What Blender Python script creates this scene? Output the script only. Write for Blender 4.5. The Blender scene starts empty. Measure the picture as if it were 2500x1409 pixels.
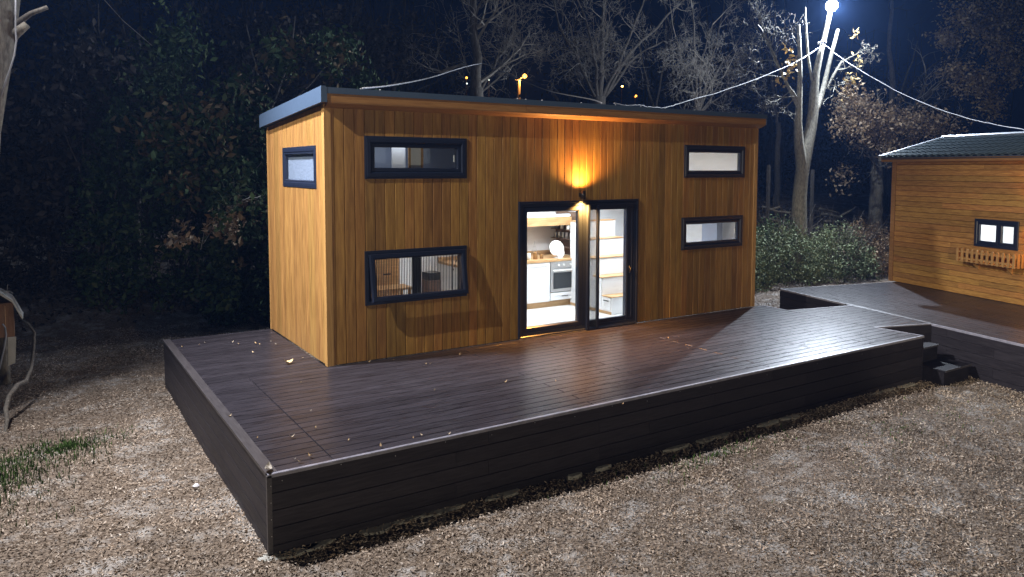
import bpy, bmesh, math, random
import numpy as np
from mathutils import Vector, Matrix
random.seed(7); rng = np.random.default_rng(11)
S = bpy.context.scene
C = S.collection
# ------------------------------------------------------------------ camera
CAM = Vector((-3.23886, -9.89740, 2.64899))
YAW, PITCH, ROLL, FPX, PPX, PPY = .58292, -.068387, .003213, 1859.75, 1302.88, 540.71
_f = Vector((math.sin(YAW)*math.cos(PITCH), math.cos(YAW)*math.cos(PITCH), math.sin(PITCH)))
_r = Vector((math.cos(YAW), -math.sin(YAW), 0)); _u = _r.cross(_f)
_r, _u = math.cos(ROLL)*_r + math.sin(ROLL)*_u, -math.sin(ROLL)*_r + math.cos(ROLL)*_u
cd = bpy.data.cameras.new('camera'); cam = bpy.data.objects.new('camera', cd); C.objects.link(cam)
cam.matrix_world = Matrix(((_r.x, _u.x, -_f.x, CAM.x), (_r.y, _u.y, -_f.y, CAM.y), (_r.z, _u.z, -_f.z, CAM.z), (0, 0, 0, 1)))
cd.sensor_width = 36; cd.sensor_fit = 'HORIZONTAL'; cd.lens = FPX*36/2500
cd.shift_x = (1250-PPX)/2500; cd.shift_y = (PPY-704.5)/2500
cd.clip_start = .1; cd.clip_end = 600
S.camera = cam

def at(u, v, y):
    "world point that the photograph shows at (u, v), standing at world y"
    d = _f*FPX + _r*(u-PPX) - _u*(v-PPY)
    return CAM + d*((y-CAM.y)/d.y)
def mpp(p):
    "metres per photograph pixel at a world point"
    return (Vector(p)-CAM).dot(_f)/FPX
# ------------------------------------------------------------------ world, exposure, lamps
w = bpy.data.worlds.new('World'); S.world = w; w.use_nodes = True
bgn = w.node_tree.nodes['Background']
bgn.inputs['Color'].default_value = (.10, .20, .62, 1); bgn.inputs['Strength'].default_value = .008
vs = S.view_settings; vs.view_transform = 'Standard'; vs.look = 'None'; vs.exposure = 0; vs.gamma = 1; vs.use_curve_mapping = False
S.render.engine = 'CYCLES'
try:
    S.cycles.volume_bounces = 0; S.cycles.max_bounces = 6; S.cycles.transparent_max_bounces = 12
    S.cycles.volume_max_steps = 16
except Exception: pass

def point(name, loc, power, col, r=.06):
    l = bpy.data.lights.new(name, 'POINT'); l.energy = power; l.color = col; l.shadow_soft_size = r
    o = bpy.data.objects.new(name, l); o.location = loc; C.objects.link(o); return o
def spot(name, loc, rot, power, col, ang, blend, r=.03):
    l = bpy.data.lights.new(name, 'SPOT'); l.energy = power; l.color = col; l.spot_size = math.radians(ang); l.spot_blend = blend; l.shadow_soft_size = r
    o = bpy.data.objects.new(name, l); o.location = loc; o.rotation_euler = rot; C.objects.link(o); return o
LC = at(2031, 14, 5.6)            # the floodlight seen on the tree
LA = Vector((-9.5, -3.0, 10.6))   # garden floodlight, upper left, out of frame
LE = Vector((-4.3, 1.0, 9.4))     # second floodlight above the left tree, out of frame
LD = Vector((-2.0, -16.5, 1.9))   # low garden lamp behind the photographer
def aim(p, t): return (Vector(t)-Vector(p)).to_track_quat('-Z', 'Y').to_euler()
PC = LC + Vector((-.20, -.30, -.10))
spot('flood_light', PC, aim(PC, (5, -4, -.7)), 9500, (.78, .87, 1.0), 140, .5, .10)
point('flood_spill', PC, 1600, (.78, .87, 1.0), .10)
spot('garden_light_a', LA, aim(LA, (2.5, 1.3, 2.2)), 7500, (1.0, .93, .80), 37, .45, .05)
spot('garden_light_e', LE, aim(LE, (1.0, -4.6, -.7)), 14000, (1.0, .97, .975), 102, .9, .30)
point('garden_spill_e', LE, 330, (.50, .68, 1.0), .08)  # added blue point light that tints the air and wood at upper left
spot('garden_light_d', LD, aim(LD, (5.5, 0, 1.2)), 1750, (1.0, .86, .62), 75, .5, .10)
LG = Vector((1.5, -13.0, 3.4))    # unseen lamp added behind the photographer to brighten the small cabin
spot('garden_light_g', LG, aim(LG, (13.0, -2.0, 1.2)), 3100, (1.0, .86, .62), 42, .6, .10)
spot('wall_lamp_up', (4.185, -.135, 2.318), (math.pi, 0, 0), 260, (1, .48, .13), 155, 1.0, .05)
spot('wall_lamp_down', (4.185, -.095, 2.158), (0, 0, 0), 1150, (1, .40, .06), 125, .8)
def area(name, loc, sx, sy, power, col):
    l = bpy.data.lights.new(name, 'AREA'); l.shape = 'RECTANGLE'; l.size = sx; l.size_y = sy; l.energy = power; l.color = col
    o = bpy.data.objects.new(name, l); o.location = loc; C.objects.link(o); return o
area('room_light', (4.3, 1.3, 3.15), 1.6, .5, 150, (.93, .97, 1.0))
area('stair_light', (7.2, 1.5, 2.05), .8, .4, 9, (.93, .97, 1.0))
area('stair_front_light', (5.7, .35, 2.9), .5, .2, 85, (.93, .97, 1.0))  # added fill that brightens the stairs, without a fitting
area('living_light', (1.9, .8, 2.05), .8, .3, 16, (1, .85, .7))
area('loft_light', (1.5, 1.2, 3.15), .6, .3, 4, (.85, .9, 1.0))

# ------------------------------------------------------------------ materials
def mat(name, col, rough=.6, metal=0, spec=.5, var=0, noise=None, bump=None, emit=None, col2=None, stretch=(1, 1, 1), scale=4, rvar=0, hue=0, detail=5):
    """principled; var = brightness change per object; col2 = second colour mixed by stretched noise"""
    m = bpy.data.materials.new(name); m.use_nodes = True; nt = m.node_tree; N = nt.nodes; L = nt.links
    b = N['Principled BSDF']; b.inputs['Roughness'].default_value = rough; b.inputs['Metallic'].default_value = metal
    b.inputs['Specular IOR Level'].default_value = spec
    b.inputs['Base Color'].default_value = (*col, 1)
    src = None
    if col2 or bump or rvar:
        tc = N.new('ShaderNodeTexCoord'); mp = N.new('ShaderNodeMapping'); mp.inputs['Scale'].default_value = stretch
        oi = N.new('ShaderNodeObjectInfo'); ml = N.new('ShaderNodeMath'); ml.operation = 'MULTIPLY'; ml.inputs[1].default_value = 37.
        L.new(oi.outputs['Random'], ml.inputs[0]); L.new(tc.outputs['Object'], mp.inputs['Vector'])
        cx = N.new('ShaderNodeCombineXYZ')
        for i in range(3): L.new(ml.outputs[0], cx.inputs[i])
        L.new(cx.outputs[0], mp.inputs['Location'])
        nz = N.new('ShaderNodeTexNoise'); nz.inputs['Scale'].default_value = scale; nz.inputs['Detail'].default_value = detail; nz.inputs['Roughness'].default_value = .62
        L.new(mp.outputs[0], nz.inputs['Vector']); src = nz
    if col2:
        cr = N.new('ShaderNodeValToRGB'); cr.color_ramp.elements[0].position = .36; cr.color_ramp.elements[1].position = .66
        cr.color_ramp.elements[0].color = (*col, 1); cr.color_ramp.elements[1].color = (*col2, 1)
        L.new(src.outputs[0], cr.inputs[0]); out = cr.outputs[0]
        if var or hue:
            hs = N.new('ShaderNodeHueSaturation'); oi2 = N.new('ShaderNodeObjectInfo')
            mr = N.new('ShaderNodeMapRange'); mr.inputs['To Min'].default_value = 1-var; mr.inputs['To Max'].default_value = 1+var
            L.new(oi2.outputs['Random'], mr.inputs[0]); L.new(mr.outputs[0], hs.inputs['Value'])
            if hue:
                wn = N.new('ShaderNodeTexWhiteNoise'); wn.noise_dimensions = '1D'; L.new(oi2.outputs['Random'], wn.inputs['W'])
                m2 = N.new('ShaderNodeMapRange'); m2.inputs['To Min'].default_value = .5-hue; m2.inputs['To Max'].default_value = .5+hue
                L.new(wn.outputs['Value'], m2.inputs[0]); L.new(m2.outputs[0], hs.inputs['Hue'])
            L.new(out, hs.inputs['Color']); out = hs.outputs[0]
        L.new(out, b.inputs['Base Color'])
    if rvar:
        r2 = N.new('ShaderNodeMapRange'); r2.inputs['From Min'].default_value = .3; r2.inputs['From Max'].default_value = .7
        r2.inputs['To Min'].default_value = rough-rvar; r2.inputs['To Max'].default_value = rough+rvar
        L.new(src.outputs[0], r2.inputs[0]); L.new(r2.outputs[0], b.inputs['Roughness'])
    if bump:
        bp = N.new('ShaderNodeBump'); bp.inputs['Strength'].default_value = bump; bp.inputs['Distance'].default_value = .01
        L.new(src.outputs[0], bp.inputs['Height']); L.new(bp.outputs[0], b.inputs['Normal'])
    if emit:
        b.inputs['Emission Color'].default_value = (*emit[0], 1); b.inputs['Emission Strength'].default_value = emit[1]
    return m
def glass(name, tint=(.85, .9, .95), refl=.08, clear=1.0):
    m = bpy.data.materials.new(name); m.use_nodes = True; nt = m.node_tree; N = nt.nodes; L = nt.links
    N.remove(N['Principled BSDF']); o = N['Material Output']
    t = N.new('ShaderNodeBsdfTransparent'); t.inputs[0].default_value = (*[c*clear for c in tint], 1)
    g = N.new('ShaderNodeBsdfGlossy'); g.inputs['Roughness'].default_value = .03
    lw = N.new('ShaderNodeLayerWeight'); pw = N.new('ShaderNodeMath'); pw.operation = 'POWER'; pw.inputs[1].default_value = 4; lw.inputs[0].default_value = .5
    fr = N.new('ShaderNodeMath'); fr.operation = 'MULTIPLY_ADD'; fr.inputs[1].default_value = .9; fr.inputs[2].default_value = .045
    L.new(lw.outputs['Facing'], pw.inputs[0]); L.new(pw.outputs[0], fr.inputs[0])
    mx = N.new('ShaderNodeMixShader'); L.new(fr.outputs[0], mx.inputs[0]); L.new(t.outputs[0], mx.inputs[1]); L.new(g.outputs[0], mx.inputs[2]); L.new(mx.outputs[0], o.inputs[0])
    return m
M = {}
M['siding'] = mat('siding_wood', (.205, .098, .021), .5, col2=(.36, .192, .048), stretch=(6, 6, .45), scale=4, var=.24, hue=.008, bump=.25, detail=8)
M['side_siding'] = mat('side_siding_wood', (.20, .098, .026), .5, col2=(.45, .25, .080), stretch=(8, 11, .5), scale=4, var=.16, hue=.006, bump=.2, detail=8)
M['corner'] = mat('corner_trim_wood', (.33, .18, .055), .5, col2=(.46, .26, .09), stretch=(12, 12, .6), scale=4)
M['band'] = mat('eaves_band_wood', (.24, .115, .035), .5, col2=(.33, .17, .058), stretch=(.8, 12, 12), scale=4, var=.05)
M['metal'] = mat('anthracite_metal', (.055, .088, .15), .38, metal=.0, rvar=.06)
M['frame'] = mat('anthracite_frame', (.012, .018, .040), .33, spec=.5, rvar=.05, scale=8)
M['deck'] = mat('deck_composite', (.013, .0115, .0145), .31, col2=(.040, .037, .047), stretch=(1.1, 22, 22), scale=3.2, var=.20, bump=.18, rvar=.07, detail=7, spec=.15)
M['fascia'] = mat('deck_cladding', (.015, .013, .016), .5, col2=(.028, .025, .030), stretch=(1, 10, 14), scale=4, var=.22, bump=.3, rvar=.08, spec=.2)
M['trim'] = mat('deck_edge_trim', (.16, .16, .195), .35, spec=.5, col2=(.24, .24, .29), stretch=(2, 2, 2), scale=6, var=.1)  # light grey trim, made paler to carry the highlight along the edge
M['trim2'] = mat('deck_border_board', (.030, .027, .031), .40, col2=(.055, .051, .056), stretch=(10, 1, 10), scale=5, var=.15)
M['black'] = mat('black_paint', (.01, .01, .012), .4)
M['void'] = mat('dark_underframe', (.004, .004, .004), .9)  # near-black backing, so the gaps between boards look deep in shade
M['white'] = mat('white_panel', (.78, .79, .80), .45)
M['wallw'] = mat('white_boards', (.72, .73, .74), .5, col2=(.78, .79, .80), stretch=(1, 1, 6), scale=3)
M['floor'] = mat('pale_floor', (.62, .61, .59), .3, col2=(.70, .69, .67), stretch=(1, 8, 1), scale=3)
M['oak'] = mat('oak_wood', (.42, .24, .10), .4, col2=(.60, .38, .18), stretch=(1, 10, 10), scale=4)
M['brown'] = mat('brown_shelf_wood', (.10, .06, .04), .5, col2=(.17, .10, .065), stretch=(10, 1, 10), scale=4)
M['steel'] = mat('steel', (.45, .45, .45), .3, metal=.8)
M['ovenglass'] = mat('oven_glass', (.02, .025, .03), .12)
M['china'] = mat('white_china', (.8, .79, .75), .2)
M['amber'] = mat('amber_glass', (.30, .16, .06), .1)
M['glass'] = glass('window_glass')
M['dim_glass'] = glass('tinted_glass', (.55, .6, .68))
M['screen'] = mat('pleated_screen', (.030, .036, .050), .35)
M['blind'] = mat('grey_blind', (.30, .35, .46), .7)
M['bark'] = mat('grey_bark', (.10, .085, .065), .85, col2=(.24, .215, .17), stretch=(3, 3, 1), scale=9, bump=.8)
M['bark_dark'] = mat('dark_bark', (.06, .052, .045), .9, col2=(.14, .125, .105), stretch=(4, 4, 1), scale=7, bump=.8)
M['bark_pale'] = mat('pale_bark', (.10, .095, .075), .85, col2=(.24, .225, .18), stretch=(3, 3, 1.2), scale=8, bump=.8)
M['twig_dark'] = mat('dark_twigs', (.016, .016, .017), .9, col2=(.032, .031, .031), scale=5)  # twig colour darkened to stand for the unlit night wood
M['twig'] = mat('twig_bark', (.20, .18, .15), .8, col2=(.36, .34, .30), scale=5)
M['cablew'] = mat('white_cable', (.26, .26, .28), .6, spec=.2)
M['cableg'] = mat('grey_cable', (.30, .30, .32), .5)
M['cabin_wood'] = mat('cabin_board_wood', (.25, .115, .026), .55, col2=(.46, .24, .062), stretch=(1.1, 12, 12), scale=4.5, var=.18, hue=.008, bump=.3, detail=7)
M['tile'] = mat('roof_tile_metal', (.10, .135, .155), .32, metal=.3, var=.15)
M['ridge'] = mat('ridge_metal', (.30, .33, .38), .4, metal=.3)
M['planter'] = mat('planter_wood', (.36, .19, .06), .55, col2=(.46, .26, .09), scale=6)
M['boxwood'] = mat('box_wood', (.20, .10, .05), .7, col2=(.30, .17, .09), stretch=(6, 6, 1), scale=4)
M['sheet'] = mat('grey_sheet_metal', (.40, .40, .38), .5, col2=(.55, .55, .52), scale=3)
M['stone'] = mat('pale_stone', (.6, .6, .65), .6)
def leafmat(name, c1, c2, c3=None, rough=.7, sheen=.12):
    m = bpy.data.materials.new(name); m.use_nodes = True; nt = m.node_tree; N = nt.nodes; L = nt.links; b = N['Principled BSDF']
    b.inputs['Roughness'].default_value = rough; b.inputs['Specular IOR Level'].default_value = sheen
    a = N.new('ShaderNodeAttribute'); a.attribute_name = 'rnd'
    cr = N.new('ShaderNodeValToRGB'); cr.color_ramp.elements[0].color = (*c1, 1); cr.color_ramp.elements[1].color = (*c2, 1)
    if c3:
        e = cr.color_ramp.elements.new(.5); e.color = (*c3, 1)
    L.new(a.outputs['Fac'], cr.inputs[0]); L.new(cr.outputs[0], b.inputs['Base Color'])
    return m
M['leaf_autumn'] = leafmat('autumn_leaves', (.16, .10, .05), (.56, .44, .32), (.34, .25, .16))
M['leaf_brown'] = leafmat('brown_leaves', (.06, .05, .025), (.22, .17, .10), (.12, .09, .05))
M['leaf_green'] = leafmat('green_leaves', (.016, .036, .014), (.10, .13, .06), (.04, .075, .03))
M['leaf_tan'] = leafmat('tan_leaves', (.22, .16, .08), (.62, .50, .33), (.40, .30, .17))
M['leaf_grey'] = leafmat('grey_green_leaves', (.05, .07, .03), (.22, .25, .15), (.11, .14, .07))
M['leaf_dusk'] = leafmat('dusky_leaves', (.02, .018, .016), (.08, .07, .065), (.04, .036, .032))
M['leaf_yellow'] = leafmat('yellow_leaves', (.30, .20, .06), (.55, .42, .20))
M['grassm'] = leafmat('grass_blades', (.025, .05, .012), (.09, .16, .04))
def emitmat(name, col, s): return mat(name, (0, 0, 0), emit=(col, s))
M['glow_white'] = emitmat('lamp_glow_white', (.85, .92, 1), 60)
M['glow_amber'] = emitmat('lamp_glow_amber', (1, .50, .10), 25)
M['glow_orange'] = emitmat('lamp_glow_orange', (1, .36, .05), 9)
M['glow_small'] = emitmat('lamp_glow_small', (.9, 1, .9), 3)
M['led'] = emitmat('led_strip_glow', (.95, .98, 1), 2.5)  # glow that imitates the lit kitchen wall

# ------------------------------------------------------------------ helpers
class MB:
    def __init__(s): s.v = []; s.f = []
    def poly(s, pts): 
        n = len(s.v); s.v += [tuple(p) for p in pts]; s.f.append(tuple(range(n, n+len(pts))))
    def box(s, x0, x1, y0, y1, z0, z1):
        n = len(s.v)
        s.v += [(x, y, z) for z in (z0, z1) for y in (y0, y1) for x in (x0, x1)]
        for q in ((0, 2, 3, 1), (4, 5, 7, 6), (0, 1, 5, 4), (2, 6, 7, 3), (0, 4, 6, 2), (1, 3, 7, 5)): s.f.append(tuple(n+i for i in q))
        return s
    def prism(s, prof, ax, a, b):
        "closed profile of 2D points, run along axis ax (0,1,2) from a to b"
        n = len(s.v); k = len(prof)
        for t in (a, b):
            for p in prof:
                q = list(p); q.insert(ax, t); s.v.append(tuple(q))
        for i in range(k): s.f.append((n+i, n+(i+1) % k, n+k+(i+1) % k, n+k+i))
        s.f.append(tuple(n+i for i in reversed(range(k)))); s.f.append(tuple(n+k+i for i in range(k)))
        return s
    def extrude(s, poly, z0, z1, ch=0.0):
        "flat polygon (list of (x,y)) from z0 to z1 with a small chamfer at the top"
        k = len(poly); cx = sum(p[0] for p in poly)/k; cy = sum(p[1] for p in poly)/k
        n = len(s.v); rings = []
        def ins(p, d):
            dx, dy = cx-p[0], cy-p[1]; 
            return (p[0]+math.copysign(min(d, abs(dx)), dx), p[1]+math.copysign(min(d, abs(dy)), dy))
        lv = [(z0, 0), (z1-ch, 0), (z1, ch)] if ch else [(z0, 0), (z1, 0)]
        for z, d in lv:
            for p in poly:
                q = ins(p, d) if d else p; s.v.append((q[0], q[1], z))
        for r in range(len(lv)-1):
            for i in range(k): s.f.append((n+r*k+i, n+r*k+(i+1) % k, n+(r+1)*k+(i+1) % k, n+(r+1)*k+i))
        s.f.append(tuple(n+i for i in reversed(range(k)))); s.f.append(tuple(n+(len(lv)-1)*k+i for i in range(k)))
        return s
    def ring(s, rect, prof, mp=lambda a, d, z: (a, d, z)):
        "mitred picture-frame moulding: rect (a0,a1,z0,z1), closed profile [(inset, depth)]"
        a0, a1, z0, z1 = rect; n = len(s.v); k = len(prof)
        for ins, d in prof:
            for (a, z) in ((a0+ins, z0+ins), (a1-ins, z0+ins), (a1-ins, z1-ins), (a0+ins, z1-ins)): s.v.append(mp(a, d, z))
        for i in range(k):
            j = (i+1) % k
            for c in range(4): s.f.append((n+4*i+c, n+4*i+(c+1) % 4, n+4*j+(c+1) % 4, n+4*j+c))
        return s
    def tube(s, pts, rad, n=6, cap=True):
        pts = [Vector(p) for p in pts]; k = len(pts)
        if not hasattr(rad, '__len__'): rad = [rad]*k
        b = len(s.v); ref = None
        for i, p in enumerate(pts):
            d = (pts[min(i+1, k-1)]-pts[max(i-1, 0)]).normalized()
            if ref is None: ref = d.orthogonal().normalized()
            x = (ref - d*ref.dot(d)).normalized(); ref = x; y = d.cross(x)
            for j in range(n):
                a = 2*math.pi*j/n; s.v.append(tuple(p+(x*math.cos(a)+y*math.sin(a))*rad[i]))
        for i in range(k-1):
            for j in range(n): s.f.append((b+i*n+j, b+i*n+(j+1) % n, b+(i+1)*n+(j+1) % n, b+(i+1)*n+j))
        if cap and n > 2:
            s.f.append(tuple(b+j for j in reversed(range(n)))); s.f.append(tuple(b+(k-1)*n+j for j in range(n)))
        return s
    def cyl(s, c, r0, r1, z0, z1, n=16):
        return s.tube([(c[0], c[1], z0), (c[0], c[1], z1)], [r0, r1], n)
    def lathe(s, c, prof, n=18, axis='z'):
        b = len(s.v); k = len(prof)
        for r, z in prof:
            for j in range(n):
                a = 2*math.pi*j/n
                if axis == 'z': s.v.append((c[0]+r*math.cos(a), c[1]+r*math.sin(a), c[2]+z))
                else: s.v.append((c[0]+r*math.cos(a), c[1]+z, c[2]+r*math.sin(a)))
        for i in range(k-1):
            for j in range(n): s.f.append((b+i*n+j, b+i*n+(j+1) % n, b+(i+1)*n+(j+1) % n, b+(i+1)*n+j))
        return s
    def build(s, name, m, parent=None, fix=True, smooth=False, **kw):
        me = bpy.data.meshes.new(name); me.from_pydata(s.v, [], s.f)
        if fix:
            bm = bmesh.new(); bm.from_mesh(me); bmesh.ops.recalc_face_normals(bm, faces=bm.faces[:]); bm.to_mesh(me); bm.free()
        if smooth: me.polygons.foreach_set('use_smooth', [True]*len(me.polygons))
        me.materials.append(m); me.update()
        o = bpy.data.objects.new(name, me); C.objects.link(o)
        if parent: o.parent = parent
        for k, v in kw.items(): o[k] = v
        return o
def empty(name, label, cat, loc=(0, 0, 0), rz=0, group=None):
    o = bpy.data.objects.new(name, None); C.objects.link(o); o.location = loc; o.rotation_euler = (0, 0, rz); o.empty_display_size = .2
    o['label'] = label; o['category'] = cat
    if group: o['group'] = group
    return o
def tag(o, label, cat, group=None):
    o['label'] = label; o['category'] = cat
    if group: o['group'] = group
    return o
def clip(poly, conv):
    "clip polygon by convex polygon (ccw)"
    out = poly
    for i in range(len(conv)):
        a = conv[i]; b = conv[(i+1) % len(conv)]; inp = out; out = []
        if not inp: break
        side = lambda p: (b[0]-a[0])*(p[1]-a[1])-(b[1]-a[1])*(p[0]-a[0])
        for j in range(len(inp)):
            p = inp[j]; q = inp[(j+1) % len(inp)]; sp, sq = side(p), side(q)
            if sp >= 0: out.append(p)
            if (sp >= 0) != (sq >= 0):
                t = sp/(sp-sq); out.append((p[0]+(q[0]-p[0])*t, p[1]+(q[1]-p[1])*t))
    return out

# ------------------------------------------------------------------ ground
GZ = -.735
def hgt(x, y):
    x = np.asarray(x, float); y = np.asarray(y, float)
    z = GZ + .012*np.sin(x*1.9+.7)*np.cos(y*1.6) + .015*np.sin(x*.7)*np.sin(y*.9+1)
    e = np.clip(y-7.2-.25*np.sin(x*1.3), 0, None)
    z = z + .16*np.clip(e, 0, 15)*np.clip(e/2, 0, 1) + .10*np.clip(y-24, 0, None)*np.clip((y-24)/20, 0, 1) + .12*np.clip(e, 0, 3)*np.sin(x*.8+y*.5)*.5
    return z
def grid(xs, ys, name, m, **kw):
    X, Y = np.meshgrid(xs, ys); Z = hgt(X, Y)
    v = np.stack([X, Y, Z], -1).reshape(-1, 3); nx, ny = len(xs), len(ys)
    f = [(j*nx+i, j*nx+i+1, (j+1)*nx+i+1, (j+1)*nx+i) for j in range(ny-1) for i in range(nx-1)]
    me = bpy.data.meshes.new(name); me.from_pydata(v.tolist(), [], f); me.polygons.foreach_set('use_smooth', [True]*len(f)); me.materials.append(m)
    o = bpy.data.objects.new(name, me); C.objects.link(o)
    for k, q in kw.items(): o[k] = q
    return o
def ground_mat():
    m = bpy.data.materials.new('ground_litter'); m.use_nodes = True; nt = m.node_tree; N = nt.nodes; L = nt.links; b = N['Principled BSDF']
    b.inputs['Roughness'].default_value = .9; b.inputs['Specular IOR Level'].default_value = .15
    tc = N.new('ShaderNodeTexCoord')
    def nz(s, d, r=.6):
        n = N.new('ShaderNodeTexNoise'); n.inputs['Scale'].default_value = s; n.inputs['Detail'].default_value = d; n.inputs['Roughness'].default_value = r
        L.new(tc.outputs['Object'], n.inputs['Vector']); return n
    n1 = nz(2.3, 8, .78); n2 = nz(28, 4); vo = N.new('ShaderNodeTexVoronoi'); vo.inputs['Scale'].default_value = 34; L.new(tc.outputs['Object'], vo.inputs['Vector'])
    r1 = N.new('ShaderNodeValToRGB'); r1.color_ramp.elements[0].position = .50; r1.color_ramp.elements[1].position = .66
    L.new(n1.outputs[0], r1.inputs[0])
    r2 = N.new('ShaderNodeValToRGB'); r2.color_ramp.elements[0].color = (.06, .044, .033, 1); r2.color_ramp.elements[1].color = (.22, .175, .135, 1)
    r2.color_ramp.elements[0].position = .35; r2.color_ramp.elements[1].position = .7; L.new(n2.outputs[0], r2.inputs[0])
    mx = N.new('ShaderNodeMix'); mx.data_type = 'RGBA'; L.new(r1.outputs[0], mx.inputs[0]); L.new(r2.outputs[0], mx.inputs[6]); mx.inputs[7].default_value = (.30, .285, .27, 1)
    L.new(mx.outputs[2], b.inputs['Base Color'])
    bp = N.new('ShaderNodeBump'); bp.inputs['Strength'].default_value = .7; bp.inputs['Distance'].default_value = .03; L.new(vo.outputs[0], bp.inputs['Height']); L.new(bp.outputs[0], b.inputs['Normal'])
    return m
M['ground'] = ground_mat()
xs = np.concatenate([np.arange(-150, -16, 6), np.arange(-16, 34, .35), np.arange(34, 220, 6)])
ys = np.concatenate([np.arange(-60, -12, 4), np.arange(-12, 20, .35), np.arange(20, 160, 5)])
grid(xs, ys, 'ground', M['ground'], kind='structure')

# ------------------------------------------------------------------ main deck
dx0, dx1, dy0, dy1 = -1.616, 8.62, -3.27, 2.92
E0 = Vector((10.65, 1.16)); D2 = Vector((-.234, -.972)).normalized(); W2 = Vector((-D2.y, D2.x))
def edge2(y): return E0.x + (y-E0.y)*D2.x/D2.y
deck = empty('terrace_deck', 'large dark composite plank terrace wrapped round the flat-roofed timber house', 'deck')
MB().box(dx0+.05, 8.56, dy0+.05, -.02, -.6, -.032).box(dx0+.05, -.02, -.02, dy1-.05, -.6, -.032).build('underframe', M['void'], deck)
PW = (3.27-.02-.004)/22
r = 0; y = dy0+.02
while y < dy1-.03:
    yb = min(y+PW, dy1-.02)
    off = [0, 2.06, 1.2, 3.0][r % 4]; 
    if y < -.02:
        yb2 = min(yb, -.004)
        cuts = [dx0+.09] + [q for q in ([-1.02, 1.98, 4.98, 7.4] if r % 2 == 0 else [-.10, 2.5, 5.6, 8.0])] + [8.605]
        # staggered joints like the photograph's one line of short butt joints
        if r % 2: cuts = [dx0+.09, -1.02+.0, 3.2, 6.4, 8.605]
        yend = 8.605
    else:
        yb2 = yb; cuts = [dx0+.09, -.012]
    for a, b in zip(cuts[:-1], cuts[1:]):
        dz = random.uniform(-.0008, .0008); m = MB().extrude([(a+.003, y+.0035), (b-.003, y+.0035), (b-.003, yb2-.0035), (a+.003, yb2-.0035)], -.026, dz, .005)
        m.build('plank', M['deck'], deck)
    y += PW; r += 1
# the bridge of planks towards the second deck
bridge = [(8.61, -2.43), (edge2(-2.77)-.0, -2.77), (edge2(-.99), -.99), (8.61, -.66)]
MB().extrude([(8.56, -2.40), (edge2(-2.72), -2.72), (edge2(-1.03), -1.03), (8.56, -.7)], -.5, -.032).build('underframe', M['void'], deck)
y = dy0+.02
while y < 0:
    p = clip([(8.61, y+.0025), (10.5, y+.0025), (10.5, y+PW-.0025), (8.61, y+PW-.0025)], bridge)
    if len(p) > 2: MB().extrude(p, -.026, random.uniform(-.0008, .0008), .003).build('plank', M['deck'], deck)
    y += PW
# fascia cladding: horizontal boards, five high
def cladding(p0, p1, joints, parent, z0=-.80, zt=-.012, n=5, name='cladding_board', m=None, th=.018):
    "boards on the vertical face from p0 to p1 (outside on the right-hand side of p0->p1)"
    p0 = Vector(p0); p1 = Vector(p1); d = (p1-p0); Ln = d.length; d.normalize(); nrm = Vector((d.y, -d.x))
    ang = math.atan2(d.y, d.x); hh = (zt-z0)/n
    js = [0]+joints+[Ln]
    for i in range(n):
        za, zb = zt-(i+1)*hh, zt-i*hh
        jj = js if i % 2 == 0 else [0]+[j*.83 for j in joints]+[Ln]
        for a, b in zip(jj[:-1], jj[1:]):
            q = MB().prism([(0, za+.002), (-th+.004, za+.002), (-th, za+.006), (-th, zb-.006), (-th+.004, zb-.002), (0, zb-.002)], 0, a+.0015, b-.0015)
            o = q.build(name, m or M['fascia'], parent); o.location = (p0.x, p0.y, random.uniform(-.0006, .0006)); o.rotation_euler = (0, 0, ang)
front = MB().box(dx0+.02, 8.6, dy0+.022, dy0+.045, -.8, -.03).build('front_face', M['void'], deck)
cladding((dx0, dy0+.018), (8.61, dy0+.018), [2.2, 4.4, 6.6, 8.8], front)
side = MB().box(dx0+.022, dx0+.045, dy0+.03, dy1, -.8, -.03).build('side_face', M['void'], deck)
cladding((dx0+.018, dy1), (dx0+.018, dy0), [2.2, 4.4], side)
side2 = MB().box(8.575, 8.6, dy0+.03, -2.43, -.8, -.03).build('end_face', M['void'], deck)
cladding((8.60, dy0), (8.60, -2.45), [], side2)
nt = MB().extrude([(8.60, -2.46), (edge2(-2.79), -2.80), (edge2(-2.79), -2.78), (8.60, -2.44)], -.8, -.03).build('notch_face', M['void'], deck)
cladding((8.61, -2.455), (edge2(-2.79), -2.795), [], nt)
# edge trims
T = M['trim']
def anglet(p0, p1, wdt, z, m, parent, name='edge_trim', drop=.028, th=.004):
    p0 = Vector(p0); p1 = Vector(p1); d = p1-p0; Ln = d.length; ang = math.atan2(d.y, d.x)
    q = MB().prism([(-.003, z), (-.003, z-drop), (0, z-drop), (0, z+th-.001), (.002, z+th), (wdt, z+th), (wdt, z+.0005), (.004, z+.0005)], 0, 0, Ln)
    o = q.build(name, m, parent); o.location = (p0.x, p0.y, 0); o.rotation_euler = (0, 0, ang); return o
for a, b in ((dx0-.003, 1.9), (1.902, 5.3), (5.302, 8.64)): anglet((a, dy0-.005), (b, dy0-.005), .034, .001, T, deck)
for a, b in ((dy1, .2), (.198, dy0+.03)):
    q = MB().box(dx0-.012, dx0+.088, b, a, -.022, .010).build('border_board', M['trim2'], deck)
anglet((8.648, dy0), (8.60, -2.43), .030, .001, T, deck)
anglet((edge2(-2.79), -2.80), (8.60, -2.455), -.03, .001, T, deck)
anglet((8.63, -.64), (edge2(-.98), -.97), -.03, .001, T, deck)
anglet((8.655, -.02), (8.645, -.65), -.025, .001, T, deck)
MB().box(dx0-.012, dx0+.03, dy0-.008, dy0+.028, -.80, -.008).build('corner_post', M['trim2'], deck)
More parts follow.
